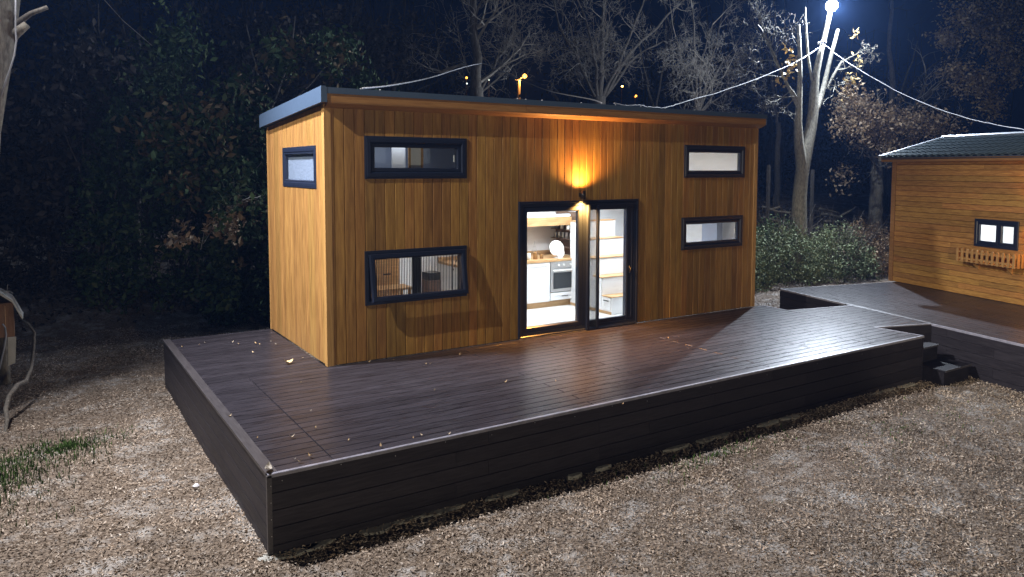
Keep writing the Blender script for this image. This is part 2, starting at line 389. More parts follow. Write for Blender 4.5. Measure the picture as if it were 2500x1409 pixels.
MB().box(8.60, 8.625, dy0-.006, dy0+.02, -.80, -.008).build('corner_post', M['fascia'], deck)
sc = MB()
for k in range(5): sc.lathe((dx0+.02, dy0-.009, -.1-.15*k), [(0.0045, 0), (.0035, -.002), (0, -.0025)], 8, 'y')
for k in range(20):
    for dz in (-.045,): sc.lathe((dx0+.12+k*.53, dy0-.001, dz-(.0 if k % 2 else .03)), [(0.0045, 0), (.0035, -.002), (0, -.0025)], 8, 'y')
sc.build('screw', M['steel'], deck, kind='stuff')
ft_ = MB()
for k in range(26):
    x = -1.55+k*.4+random.uniform(-.1, .1); 
    if random.random() < .3: continue
    n_ = 9; w_ = random.uniform(.12, .28); h_2 = random.uniform(.04, .11)
    ft_.extrude([(x+w_*math.cos(j*6.283/n_)*random.uniform(.7, 1.1), dy0-.02+h_2*math.sin(j*6.283/n_)*random.uniform(.7, 1.1)) for j in range(n_)], -.80, GZ+.022, .01)
ft_.build('mortar_footing', mat('pale_mortar', (.26, .26, .24), .9, col2=(.40, .40, .37), scale=9, bump=.6), deck, kind='stuff')
# ------------------------------------------------------------------ second deck
ang2 = math.atan2(D2.y, D2.x)
deck2 = empty('side_deck', 'second lower-lying dark plank deck in front of the small horizontal-board cabin', 'deck', (E0.x, E0.y, 0), ang2)
MB().box(.05, 9.4, .06, 7.9, -.6, -.032).build('underframe', M['void'], deck2)
k = 0; yy = .075
while yy < 4.6:
    cuts = [0.03, 1.4, 3.8, 6.2, 9.4] if k % 2 else [0.03, 2.6, 5.0, 7.4, 9.4]
    for a, b in zip(cuts[:-1], cuts[1:]):
        MB().extrude([(a+.003, yy+.0025), (b-.003, yy+.0025), (b-.003, yy+PW-.0025), (a+.003, yy+PW-.0025)], -.026, random.uniform(-.0008, .0008), .003).build('plank', M['deck'], deck2)
    yy += PW; k += 1
f2 = MB().box(0.01, 9.4, .022, .045, -.85, -.03).build('front_face', M['void'], deck2)
e2 = MB().box(-.0, .022, .03, 4.6, -.85, -.03).build('end_face', M['void'], deck2)
# local cladding: in deck2's own coordinates, outside is -Y (towards the house)
def clad_local(parent, a0, a1, joints, y0, swap=False):
    hh = .158
    for i in range(5):
        jj = [a0]+[j*(1 if i % 2 == 0 else .8) for j in joints]+[a1]
        for a, b in zip(jj[:-1], jj[1:]):
            za, zb = -.012-(i+1)*hh, -.012-i*hh
            prof = [(y0, za+.002), (y0-.014, za+.002), (y0-.018, za+.006), (y0-.018, zb-.006), (y0-.014, zb-.002), (y0, zb-.002)]
            q = MB()
            if swap:
                q.prism(prof, 1, a+.0015, b-.0015)
            else: q.prism(prof, 0, a+.0015, b-.0015)
            q.build('cladding_board', M['fascia'], parent)
clad_local(f2, 0, 9.4, [2.2, 4.4, 6.6], .018)
clad_local(e2, .03, 4.6, [2.2], -.002, True)
MB().prism([(-.004, -.03), (0, -.03), (0, .0045), (.035, .0045), (.035, .001), (-.004, .001)], 0, 0, 2.0).build('edge_trim', T, deck2)
MB().prism([(-.004, -.03), (0, -.03), (0, .0045), (.035, .0045), (.035, .001), (-.004, .001)], 0, 4.02, 9.4).build('edge_trim', T, deck2)
MB().box(-.006, .028, .02, 4.6, -.01, .004).build('edge_trim', M['trim2'], deck2)
MB().box(2.0, 4.02, 0.0, .07, -.026, .002).build('border_board', M['trim2'], deck2)
# ------------------------------------------------------------------ steps in the corner between the decks
M['stepm'] = mat('step_boards', (.010, .009, .011), .7, col2=(.018, .016, .019), stretch=(1, 10, 10), scale=4, spec=.08)  # near-black and dull: the shade on the steps is in the colour
st = empty('garden_steps', 'two dark wooden steps tucked between the end of the big terrace and the side deck', 'steps')
def fullbox(x0, x1, y0, y1, z0, z1, n, m, p): return MB().box(x0, x1, y0, y1, z0, z1).build(n, m, p)
fullbox(8.63, 9.28, -3.15, -2.66, -.80, -.262, 'riser', M['stepm'], st)
fullbox(8.62, 9.30, -3.17, -2.93, -.26, -.235, 'tread', M['stepm'], st)
fullbox(8.62, 9.30, -2.925, -2.66, -.26, -.235, 'tread', M['stepm'], st)
fullbox(8.63, 9.38, -3.62, -3.155, -.80, -.512, 'riser', M['stepm'], st)
fullbox(8.62, 9.42, -3.64, -3.42, -.51, -.485, 'tread', M['stepm'], st)
fullbox(8.62, 9.42, -3.415, -3.155, -.51, -.485, 'tread', M['stepm'], st)
fullbox(8.625, 9.29, -3.178, -3.171, -.262, -.232, 'nosing', M['trim2'], st)
fullbox(8.625, 9.41, -3.648, -3.641, -.512, -.482, 'nosing', M['trim2'], st)

# ------------------------------------------------------------------ tiny house
L, Wd, HF, HB = 8.411, 2.888, 3.50, 3.325
house = empty('timber_house', 'flat-roofed mobile house clad in upright golden boards, standing on the big terrace', 'house')
holes = dict(a=(.541, 2.102, 2.511, 3.093), b=(.525, 2.098, .774, 1.526), c=(6.491, 8.07, 2.506, 3.091), d=(6.454, 8.044, 1.207, 1.793), door=(3.0, 5.412, 0, 2.15))
ins = .05
op = [(h[0]+ins, h[1]-ins, (h[2]+ins if k != 'door' else -1), h[3]-ins) for k, h in holes.items()]
def cut_panel(x0, x1, z0, z1, ops):
    "list of (xa, xb, za, zb) covering the panel minus openings"
    xsn = sorted({x0, x1, *[min(max(v, x0), x1) for o in ops for v in o[:2]]}); out = []
    for a, b in zip(xsn[:-1], xsn[1:]):
        if b-a < 1e-5: continue
        c = (a+b)/2; zs = sorted([(o[2], o[3]) for o in ops if o[0] < c < o[1]]); z = z0
        for za, zb in zs:
            if za > z: out.append((a, b, z, min(za, z1)))
            z = max(z, zb)
        if z < z1: out.append((a, b, z, z1))
    return out
fw = MB()
for a, b, za, zb in cut_panel(.01, L-.01, .0, HF, op): fw.box(a, b, .022, .13, za, zb)
front_wall = fw.build('front_wall', M['void'], house)
BW = .1448
nb = int((L-.11-.06)/BW)+1; BW = (L-.11-.05)/nb
for i in range(nb):
    a = .11+i*BW; b = a+BW
    pcs = cut_panel(a+.0021, b-.0021, .012, HF-.002, op)
    dy = random.uniform(-.0015, .0015)
    cols = {}
    for p_ in pcs: cols.setdefault(p_[:2], []).append(p_)
    counts = {len(v) for v in cols.values()}
    layers = [[v[j] for v in cols.values()] for j in range(counts.pop())] if len(counts) == 1 else [pcs]
    for lay in layers:
        q = MB()
        for (xa, xb, za, zb) in lay:
            c0 = .008 if abs(xa-a-.0021) < 1e-4 else 0; c1 = .006 if abs(xb-b+.0021) < 1e-4 else 0
            prof = [(xa, .0215), (xa, c0+dy)] + ([(xa+c0, dy)] if c0 else []) + ([(xb-c1, dy)] if c1 else []) + [(xb, c1+dy), (xb, .0215)]
            q.prism(prof, 2, za, zb)
        q.build('siding_board', M['siding'], front_wall)
# left wall
sw_open = (.375+ins, 2.006-ins, 2.373+ins, 2.963-ins)
def topz(y): return HF - (HF-HB)*y/Wd
lw = MB()
for a, b, za, zb in cut_panel(.14, Wd-.01, 0, HB-.01, [sw_open]): lw.box(.022, .13, a, b, za, zb)
left_wall = lw.build('left_wall', M['void'], house)
nl = 19; bw = (Wd-.06-.075)/nl
for i in range(nl):
    a = .075+i*bw; b = a+bw; q = MB(); dd = random.uniform(-.001, .001)
    for (ya, yb, za, zb) in cut_panel(a+.0012, b-.0012, .012, 9, [sw_open]):
        n = len(q.v); ta, tb = min(zb, topz(ya)-.004), min(zb, topz(yb)-.004); c = .0035
        if True:
            vs_ = [(.0215, ya), (c+dd, ya), (dd, ya+c), (dd, yb-c), (c+dd, yb), (.0215, yb)]
            for z_ in (0, 1):
                for (x_, y_) in vs_: q.v.append((x_, y_, za if z_ == 0 else min(zb, topz(y_)-.004)))
            kk = 6
            for j in range(kk): q.f.append((n+j, n+(j+1) % kk, n+kk+(j+1) % kk, n+kk+j))
            q.f.append(tuple(n+j for j in range(kk))); q.f.append(tuple(n+kk+j for j in range(kk)))
    q.build('siding_board', M['side_siding'], left_wall)
# back, right walls, floor slab, interior lining
MB().box(.02, L-.02, Wd-.12, Wd-.01, 0, HB-.02).build('back_wall', M['side_siding'], house)
MB().box(L-.13, L-.01, .02, Wd-.01, 0, HB-.02).build('right_wall', M['side_siding'], house)
MB().box(-.016, .074, -.016, .0, 0.005, HF-.003).box(-.016, 0, .0002, .074, .005, HF-.003).build('corner_trim', M['corner'], house)
MB().box(-.014, 0.001, Wd-.058, Wd+.012, .005, HB-.01).build('corner_trim', M['corner'], house)
MB().box(.0745, .1085, -.006, .02, .005, HF-.003).build('corner_trim', M['siding'], house)
MB().box(L-.048, L+.016, -.016, .0, .005, HF-.003).box(L-.009, L+.016, .0002, .06, .005, HF-.003).build('corner_trim', M['corner'], house)
MB().prism([(L-.075, 0), (L-.07, -.012), (L-.06, -.012), (L-.056, 0)], 2, .005, HF-.003).build('corner_bead', M['corner'], house)
lin = MB()
for a, b, za, zb in cut_panel(.135, L-.135, .05, HF-.12, op): lin.box(a, b, .131, .145, za, zb)
lin.box(.14, .155, .146, Wd-.14, .05, HB-.1); lin.box(L-.155, L-.14, .146, Wd-.14, .05, HB-.1); lin.box(.156, L-.156, Wd-.15, Wd-.13, .05, HB-.1)
lin.build('interior_lining', M['wallw'], house)
MB().box(.12, L-.12, .02, Wd-.12, .01, .05).build('room_floor', M['floor'], house)
MB().prism([(.14, HF-.09), (Wd-.13, HB-.08), (Wd-.13, HB-.06), (.14, HF-.07)], 0, .14, L-.14).build('ceiling', M['white'], house)
# roof: slab, metal fascias, wood band, soffit
ox, oy = .085, .15
y0, y1 = -oy, Wd+.12
sl = (HB-HF)/Wd
def rz(y, base=0): return HF + .185 + base + sl*y
roof = MB().prism([(y0+.02, rz(y0)-.06), (y1, rz(y1)-.06), (y1, rz(y1)-.006), (y0+.02, rz(y0)-.006)], 0, -ox+.02, L+ox-.02).build('roof', M['metal'], house)
# front edge
MB().box(-ox-.004, L+ox, y0-.012, y0+.03, rz(y0)-.075, rz(y0)+.004).build('front_flashing', M['metal'], roof)
MB().prism([(y0-.016, rz(y0)+.004), (y0-.016, rz(y0)-.19), (y0+.03, rz(y0)-.19), (y0+.03, rz(y0)+.004)], 0, -ox-.01, -ox+.07).build('front_flashing', M['metal'], roof)
MB().box(-ox+.071, 3.05, y0, y0+.03, rz(y0)-.185, rz(y0)-.076).build('wood_band', M['band'], roof)
MB().box(3.054, L+ox-.02, y0, y0+.03, rz(y0)-.185, rz(y0)-.076).build('wood_band', M['band'], roof)
MB().box(-ox+.03, L+ox-.03, y0+.031, -.017, HF+.004, HF+.02).build('soffit', M['band'], roof)
# sloping cove strips under the band that catch the lamp light
xa_, xb_ = -ox+.08, L+ox-.03
MB().prism([(y0+.002, HF+.006), (y0+.002, HF-.002), (y0+.052, HF-.028), (y0+.058, HF-.028), (y0+.058, HF+.006)], 0, xa_, xb_).build('soffit_strip', M['band'], roof)
MB().prism([(y0+.059, HF-.018), (y0+.059, HF-.030), (-.012, HF-.058), (-.007, HF-.058), (-.007, HF-.018)], 0, xa_, xb_).build('soffit_strip', M['band'], roof)
# side fascias
for xa, xb in ((-ox-.008, -ox+.006), (L+ox-.016, L+ox)):
    MB().prism([(y0-.008, rz(y0)+.004), (y1+.01, rz(y1)+.004), (y1+.01, rz(y1)-.19), (y0-.008, rz(y0)-.19)], 0, xa, xb).build('side_flashing', M['metal'], roof)
MB().prism([(y0, rz(y0)-.168), (y1, rz(y1)-.168), (y1, rz(y1)-.18), (y0, rz(y0)-.18)], 0, -ox+.008, -.002).build('soffit', M['metal'], roof)
MB().prism([(y0, rz(y0)+.006), (y1, rz(y1)+.006), (y1, rz(y1)+.02), (y0, rz(y0)+.02)], 0, -ox, -ox+.06).build('verge_cap', M['metal'], roof)
MB().prism([(y0+.2, rz(y0+.2)-.006), (y0+.25, rz(y0)+.004), (y1, rz(y1)+.004), (y1, rz(y1)-.006)], 0, .2, L-.2).build('roof_sheet', M['metal'], roof)
sn = MB()
for x in (.45, .72, 2.9, 3.05, 3.35, 4.1, 4.8, 5.35, 5.9, 6.6): sn.lathe((x, y0+.02, rz(y0)+.004), [(.012, 0), (.012, .008), (.006, .014), (0, .016)], 8)
sn.build('roof_screw', M['steel'], roof, kind='stuff')

# ---- windows
def window(rect, mp, parent, fw_=.075, sash=.055, proud=.028, label=None, glassm='glass', name='window', inner=None):
    f_ = MB().ring(rect, [(0, .02), (0, -proud*.55), (.006, -proud*.8), (.022, -proud*.8), (.030, -proud), (fw_-.018, -proud), (fw_, -proud*.3), (fw_, .05), (fw_-.03, .12), (.04, .12), (.04, .02)], mp).build(name, M['frame'], parent)
    if label: f_['label'] = label
    r2 = (rect[0]+fw_-.004, rect[1]-fw_+.004, rect[2]+fw_-.004, rect[3]-fw_+.004)
    s_ = MB().ring(r2, [(0, .045), (0, 0.004), (.012, -.008), (sash-.012, -.008), (sash, .012), (sash, .045)], mp).build('sash', M['frame'], f_)
    g0 = (r2[0]+sash-.003, r2[1]-sash+.003, r2[2]+sash-.003, r2[3]-sash+.003)
    g = MB(); g.v = [mp(g0[0], .022, g0[2]), mp(g0[1], .022, g0[2]), mp(g0[1], .022, g0[3]), mp(g0[0], .022, g0[3])]; g.f = [(0, 1, 2, 3)]
    g.build('pane', M[glassm], f_, fix=False)
    return f_, g0
mpF = lambda a, d, z: (a, d, z)
mpL = lambda a, d, z: (d, a, z)
wA, gA = window(holes['a'], mpF, house, .095, .06, .030)
wC, gC = window(holes['c'], mpF, house, .085, .05, .026)
wD, gD = window(holes['d'], mpF, house, .085, .05, .026)
wS, gS = window((.375, 2.006, 2.373, 2.963), mpL, house, .085, .03, .012)
for w_, g_ in ((wA, gA), (wC, gC), (wD, gD)):
    MB().box(g_[1]-.045, g_[1]-.03, .028, .045, (g_[2]+g_[3])/2-.05, (g_[2]+g_[3])/2+.05).build('handle', M['china'], w_)
MB().box(.05, .06, .44, 1.94, 2.44, 2.90).build('window_blind', M['blind'], wS)
# lower left window: open top-hung sash with pleated fly screen
f_ = MB().ring(holes['b'], [(0, .02), (0, -.012), (.004, -.018), (.05, -.018), (.056, -.006), (.085, -.004), (.085, .12), (.04, .12), (.04, .02)], mpF).build('window', M['frame'], house)
f_['label'] = 'awning window with its sash tilted open over a pleated fly screen'
hb = holes['b']; rr = (hb[0]+.05, hb[1]-.05, hb[2]+.045, hb[3]-.05)
tilt = math.radians(8.5); hz = rr[3]
def mpT(a, d, z):
    dzv = z-hz; return (a, -.022 + d*math.cos(tilt) + dzv*math.sin(tilt), hz + dzv*math.cos(tilt) - d*math.sin(tilt))
MB().ring(rr, [(0, 0), (0, -.045), (.01, -.055), (.055, -.055), (.075, -.035), (.075, 0)], mpT).build('sash', M['frame'], f_)
g0 = (rr[0]+.07, rr[1]-.07, rr[2]+.07, rr[3]-.07)
g = MB(); g.v = [mpT(g0[0], -.02, g0[2]), mpT(g0[1], -.02, g0[2]), mpT(g0[1], -.02, g0[3]), mpT(g0[0], -.02, g0[3])]; g.f = [(0, 1, 2, 3)]
g.build('pane', M['glass'], f_, fix=False)
pl = MB(); x = hb[0]+.09; 
while x < hb[1]-.10:
    pl.prism([(x, .055), (x+.004, .040), (x+.0055, .040), (x+.0015, .055)], 2, hb[2]+.088, hb[3]-.088); x += .0245
pl.build('fly_screen', M['screen'], f_)
# ---- door: left glazed leaf, right glazed leaf, fly-screen cassette
dr = (3.0, 5.412, .004, 2.15)
door = MB().ring(dr, [(0, .02), (0, -.03), (.006, -.036), (.03, -.036), (.04, -.024), (.085, -.02), (.085, .12), (.04, .12), (.04, .02)], mpF).build('door', M['frame'], house)
MB().box(4.235, 4.325, -.02, .10, .09, 2.064).build('mullion', M['frame'], door)
def leaf(x0, x1, z0, z1, wdt, nm='sash'):
    MB().ring((x0, x1, z0, z1), [(0, .06), (0, -.004), (.008, -.014), (wdt-.014, -.014), (wdt, .004), (wdt, .06)], mpF).build(nm, M['frame'], door)
    a, b, c_, d_ = x0+wdt-.004, x1-wdt+.004, z0+wdt-.004, z1-wdt+.004
    q = MB(); q.v = [(a, .02, c_), (b, .02, c_), (b, .02, d_), (a, .02, d_)]; q.f = [(0, 1, 2, 3)]; q.build('pane', M['glass'], door, fix=False)
leaf(3.086, 4.234, .09, 2.064, .085)
MB().box(5.160, 5.326, -.012, .06, .09, 2.064).box(4.326, 4.356, -.002, .06, .09, 2.064).box(4.3565, 5.1595, -.006, .06, .09, .155).box(4.3565, 5.1595, -.006, .06, 1.985, 2.064).build('sash', M['frame'], door)
MB().ring((5.175, 5.31, .12, 2.03), [(0, -.012), (.004, -.018), (.03, -.018), (.036, -.0121)], mpF).build('sash_bead', M['frame'], door)
q = MB(); q.v = [(4.356, .02, .155), (5.16, .02, .155), (5.16, .02, 1.985), (4.356, .02, 1.985)]; q.f = [(0, 1, 2, 3)]; q.build('pane', M['glass'], door, fix=False)
sc_ = MB(); x = 4.345
while x < 4.50:
    sc_.prism([(x, -.050), (x+.0035, -.060), (x+.0050, -.060), (x+.0015, -.050)], 2, .05, 2.0); x += .019
sc_.build('fly_screen', M['screen'], door)
MB().box(4.505, 4.545, -.068, -.022, .03, 2.06).build('screen_bar', M['frame'], door)
MB().box(4.30, 4.342, -.075, -.022, .01, 2.075).build('screen_cassette', M['frame'], door)
MB().box(4.30, 5.33, -.068, -.036, .0101, .028).box(4.343, 5.33, -.062, -.025, 2.062, 2.085).build('screen_track', M['frame'], door)
h_ = MB(); h_.tube([(5.235, -.016, .98), (5.235, -.055, .98), (5.225, -.062, .96), (5.205, -.062, .90)], .008, 8); h_.tube([(5.235, -.016, 1.02), (5.235, -.02, .90)], .012, 8)
h_.build('handle', M['black'], door, smooth=True)
MB().box(2.99, 5.42, -.05, -.037, .0005, .012).build('threshold', M['steel'], door)

# ------------------------------------------------------------------ wall lamp
wl = empty('wall_lamp', 'small black cylinder lamp above the glass door, shining amber upwards and downwards', 'wall lamp', (4.185, -.095, 2.238))
o = MB(); o.lathe((0, 0, 0), [(.030, -.066), (.036, -.072), (.036, .072), (.030, .066)], 20); o.build('body', M['black'], wl, fix=False, smooth=True)
MB().box(-.018, .018, .03, .094, -.03, .03).build('bracket', M['black'], wl)
MB().lathe((0, 0, 0), [(0, .064), (.031, .066)], 20).build('lens', M['glow_amber'], wl, fix=False)
MB().lathe((0, 0, 0), [(0, -.064), (.031, -.066)], 20).build('lens', M['glow_amber'], wl, fix=False)

# ------------------------------------------------------------------ inside the house
kc = empty('kitchen_counter', 'white kitchen base unit with oak worktop seen through the left door pane', 'kitchen unit', (0, 0, .05))
MB().box(3.0, 4.86, 1.83, 2.72, .11, .86).box(5.50, 5.60, 1.83, 2.72, .11, .86).build('carcass', M['white'], kc)
MB().box(2.98, 5.60, 1.80, 2.735, .862, .905).build('worktop', M['oak'], kc)
MB().box(3.0, 5.6, 1.87, 2.7, .0, .108).build('plinth', M['oak'], kc)
MB().box(2.98, 5.60, 2.70, 2.735, .906, .975).build('splash_board', M['oak'], kc)
def shaker(x0, x1, z0, z1, y, parent, nm='cabinet_door'):
    d = MB(); d.ring((x0, x1, z0, z1), [(0, y), (0, y-.02), (.06, y-.02), (.064, y-.012), (.064, y)], mpF); d.box(x0+.06, x1-.06, y-.011, y-.002, z0+.06, z1-.06)
    return d.build(nm, M['white'], parent)
for a, b in ((3.02, 3.62), (3.63, 4.23), (4.24, 4.85)): shaker(a, b, .125, .85, 1.829, kc)
shaker(4.87, 5.49, .125, .265, 1.829, kc, 'drawer')
MB().box(5.12, 5.27, 1.795, 1.805, .19, .202).build('handle', M['black'], kc)
ov = empty('oven', 'built-in steel oven with dark glass door under the oak worktop', 'oven', (4.87, 1.83, .33))
MB().box(0, .61, 0, .5, 0, .575).build('body', M['steel'], ov)
MB().box(0.0, .61, -.022, -.001, .45, .575).build('control_panel', M['steel'], ov)
MB().box(0.0, .61, -.022, -.001, .0, .44).build('door_frame', M['steel'], ov)
MB().box(.06, .55, -.028, -.0225, .06, .37).build('door_glass', M['ovenglass'], ov)
MB().tube([(.04, -.05, .41), (.57, -.05, .41)], .012, 8).build('handle', M['china'], ov)
for x in (.18, .30, .45): MB().lathe((x, -.022, .51), [(.02, 0), (.018, -.02), (0, -.02)], 12, 'y').build('knob', M['china'], ov)
tw = MB().prism([(-.006+.0, .0), (.006, 0), (.006, 1), (-.006, 1)], 0, 0, .001)
cl = MB().box(5.36, 5.50, 1.735, 1.752, .40, .76).box(5.36, 5.50, 1.753, 1.770, .46, .76).build('kitchen_towel', M['black']); tag(cl, 'black cloth hanging from the oven door handle', 'towel')
hd = MB().box(3.0, 5.62, 2.18, 2.72, 1.56, 1.72).build('wall_cupboard', M['oak']); tag(hd, 'long oak wall cupboard above the kitchen worktop', 'cupboard')
ls = MB().box(3.1, 5.6, 2.2, 2.26, 1.73, 1.775).build('strip_light', M['led']); tag(ls, 'white strip light along the top of the oak cupboard', 'light')  # glowing bar in place of the brightly lit wall above the cupboard
def plate(c, r, tiltd, lab, nm='plate'):
    m = MB(); m.lathe((0, 0, 0), [(0, .004), (r*.62, .004), (r*.7, -.008), (r, -.018), (r, -.012), (r*.7, .0), (r*.62, .012), (0, .012)], 28, 'y')
    o = m.build(nm, M['china'], smooth=True); o.location = c; o.rotation_euler = (math.radians(-tiltd), 0, math.radians(-8)); return tag(o, lab, 'plate')
plate((5.13, 2.0, 1.135), .155, 14, 'large cream dinner plate standing upright on the oak worktop')
plate((5.17, 1.94, 1.055), .09, 14, 'small white side plate leaning in front of the large plate')
MB_ = MB().box(-.09, .09, -.03, .04, 0, .015).box(-.05, .05, -.05, -.035, .0, .05)
ps = MB_.build('plate_stand', M['white']); ps.location = (5.15, 1.95, .956); tag(ps, 'little white stand holding the two upright plates', 'plate stand')
def jar(c, r, h, m, lab, cat='jar'):
    q = MB().lathe((0, 0, 0), [(0, 0), (r, 0), (r*1.03, h*.5), (r*.95, h*.9), (r, h), (r*.85, h), (r*.85, h*.15), (0, h*.15)], 14).build(cat.replace(' ', '_'), m, smooth=True)
    q.location = c; return tag(q, lab, cat)
jar((4.50, 2.0, .956), .04, .12, M['china'], 'white cup leftmost on the oak worktop', 'cup')
jar((4.66, 2.02, .956), .045, .13, M['amber'], 'brown glass jar beside the white cup on the worktop')
jar((4.82, 2.05, .956), .035, .08, M['amber'], 'short brown glass between the jar and the plates', 'drinking glass')
jar((5.35, 2.1, .956), .03, .12, M['steel'], 'shiny pot at the right end of the worktop', 'pot')
for x, h in ((4.55, .42), (4.74, .40), (4.92, .38)):
    pass
whs = empty('wire_tree', 'wire cone ornament standing behind the jars on the worktop', 'ornament', (4.86, 2.35, .956))
q = MB()
for k in range(5):
    a = k*2*math.pi/5; q.tube([(.07*math.cos(a), .07*math.sin(a), 0), (0, 0, .3)], .002, 3)
for zz in (.02, .12, .2): q.tube([(.07*(1-zz/.3)*math.cos(t), .07*(1-zz/.3)*math.sin(t), zz) for t in np.linspace(0, 6.283, 11)], .002, 3)
q.build('frame', M['steel'], whs)
# brown shelf unit, seen edge on at the back right of the kitchen
sh = empty('wall_shelf', 'dark brown shelf unit with cups at the right end of the kitchen', 'shelf', (0, 0, 0))
MB().box(5.625, 5.645, 1.95, 2.73, .96, 1.82).build('back_panel', M['brown'], sh)
for z in (1.10, 1.27, 1.45): MB().box(5.50, 5.624, 1.95, 2.73, z, z+.014).build('shelf', M['brown'], sh)
for k, (y_, z_) in enumerate(((2.05, 1.464), (2.22, 1.464), (2.42, 1.464), (2.58, 1.464), (2.1, 1.284), (2.25, 1.284), (2.38, 1.284), (2.5, 1.284), (2.62, 1.284))):
    hh = .085 if k < 4 else .12
    q = jar((5.56, y_, z_), .035, hh, M['china'] if k in (1, 2) else M['steel'], ['glass cup at the front end of the top shelf', 'white bowl second on the top shelf', 'white cup third on the top shelf', 'glass cup at the far end of the top shelf'][k] if k < 4 else 'tall glass in the row on the middle shelf', 'cup' if k < 4 else 'drinking glass')
    if k >= 4: q['group'] = 'tall glasses on the middle shelf'
# staircase of boxes on the right
sr = empty('box_staircase', 'white box staircase with oak treads seen through the right door pane', 'staircase', (0, 0, .05))
for i in range(5):
    y_, z_ = .59+.27*i, .325*(i+1)
    MB().box(5.35, 6.3, y_, y_+.268 if i < 4 else 1.85, .0 if i == 0 else .0, z_-.022).build('step_box', M['white'], sr)
    MB().box(5.335, 6.3, y_-.015, y_+.27 if i < 4 else 1.85, z_-.014, z_).build('tread', M['oak'], sr)
MB().box(5.345, 5.3499, .59, 1.9, 0, .05).build('plinth', M['oak'], sr)
MB().ring((.62, .84, .07, .29), [(0, 0), (0, -.012), (.04, -.012), (.045, -.006), (.045, 0)], lambda a, d, z: (5.35+d, a, z)).build('drawer', M['white'], sr)
MB().box(5.325, 5.338, .66, .80, .235, .248).build('handle', M['black'], sr)
MB().ring((.88, 1.4, .07, .62), [(0, 0), (0, -.012), (.05, -.012), (.055, -.006), (.055, 0)], lambda a, d, z: (5.35+d, a, z)).build('drawer', M['white'], sr)
# lofts and living corner
lf = MB().box(.16, 2.95, .15, 2.73, 2.12, 2.2).build('loft_floor', M['oak'], house)
MB().box(2.9, 2.96, .15, 2.73, 2.2, 2.45).build('loft_rail', M['oak'], house)
MB().box(2.9, 2.95, .15, 2.73, 2.46, 3.38).build('loft_partition', M['white'], house)  # added panel that keeps the room light out of the loft
MB().box(6.35, 8.25, .15, 2.73, 2.12, 2.2).build('loft_floor', M['oak'], house)
MB().box(.16, 1.3, 1.45, 1.49, .05, 2.11).build('partition', M['brown'], house)
MB().box(.2, 2.85, 1.75, 1.8, 2.21, 3.3).build('partition', M['blind'], house)
pa, pb2 = at(997, 366, .95), at(1033, 408, .95)
pic = MB().ring((pa.x, pb2.x, pb2.z-.05, pa.z+.3), [(0, .97), (0, .94), (.035, .94), (.035, .97)], mpF).build('picture', M['oak']); tag(pic, 'oak framed white panel inside behind the upper left window', 'picture')
MB().box(pa.x+.035, pb2.x-.035, .955, .965, pb2.z-.015, pa.z+.265).build('print', M['white'], pic)
pa, pb2 = at(957, 366, 1.25), at(990, 408, 1.25)
cu = MB().box(pa.x, pb2.x, 1.25, 1.27, 2.21, 3.2).build('room_divider', M['wallw']); tag(cu, 'pale grey panel left of the oak framed one inside the upper left window', 'panel')
pa, pb2 = at(1682, 545, 1.9), at(1727, 590, 1.9)
fr_ = MB().ring((pa.x, pb2.x, pb2.z, pa.z+.2), [(0, 1.92), (0, 1.89), (.04, 1.89), (.04, 1.92)], mpF).build('door_frame', M['oak']); tag(fr_, 'oak door frame inside behind the lower right window', 'door frame')
MB().box(7.9, 8.05, .5, .9, .05, 1.9).build('cupboard', M['blind']); tag(C.objects['cupboard'], 'grey cupboard inside at the right behind the lower right window', 'cupboard')
cab = empty('wardrobe', 'orange-brown wooden cabinet inside behind the lower left window', 'cabinet', (1.05, 1.02, .05))
MB().box(0, .42, 0, .38, 0, 1.45).build('carcass', M['oak'], cab)
MB().box(.03, .39, -.018, -.001, .75, 1.1).build('door', M['oak'], cab); MB().box(.03, .39, -.018, -.001, .3, .72).build('door', M['oak'], cab); MB().box(.15, .27, -.03, -.019, .98, 1.0).build('handle', M['black'], cab)
tb = empty('side_table', 'narrow oak table inside behind the lower left window', 'table', (.5, .55, .05))
MB().box(0, 1.0, 0, .4, .80, .83).build('table_top', M['oak'], tb)
for a, b in ((.03, .03), (.93, .03), (.03, .33), (.93, .33)): MB().box(a, a+.04, b, b+.04, 0, .799).build('leg', M['oak'], tb)
bk = MB().box(1.9, 2.12, .9, 1.1, .90, 1.02).build('storage_box', M['black']); tag(bk, 'small dark box inside at the foot of the pale wall panel', 'box')
MB().box(1.9, 2.12, .88, 1.12, .05, .898).build('bedside_unit', M['brown']); tag(C.objects['bedside_unit'], 'brown bedside unit under the small dark box', 'cabinet')
pa, pb3 = at(1008, 650, .35), at(1029, 700, .35)
tag(MB().box(pa.x, pb3.x, .35, .39, .6, 1.75).build('curtain', M['black']), 'dark narrow curtain hanging inside the middle of the lower left window', 'curtain')
rod = MB().tube([(2.33, .9, .05), (2.33, .9, 1.6)], .012, 6).tube([(2.33, .9, 1.0), (2.5, .9, 1.45)], .004, 4).build('floor_lamp', M['black']); tag(rod, 'thin black lamp stand inside behind the open window', 'lamp')

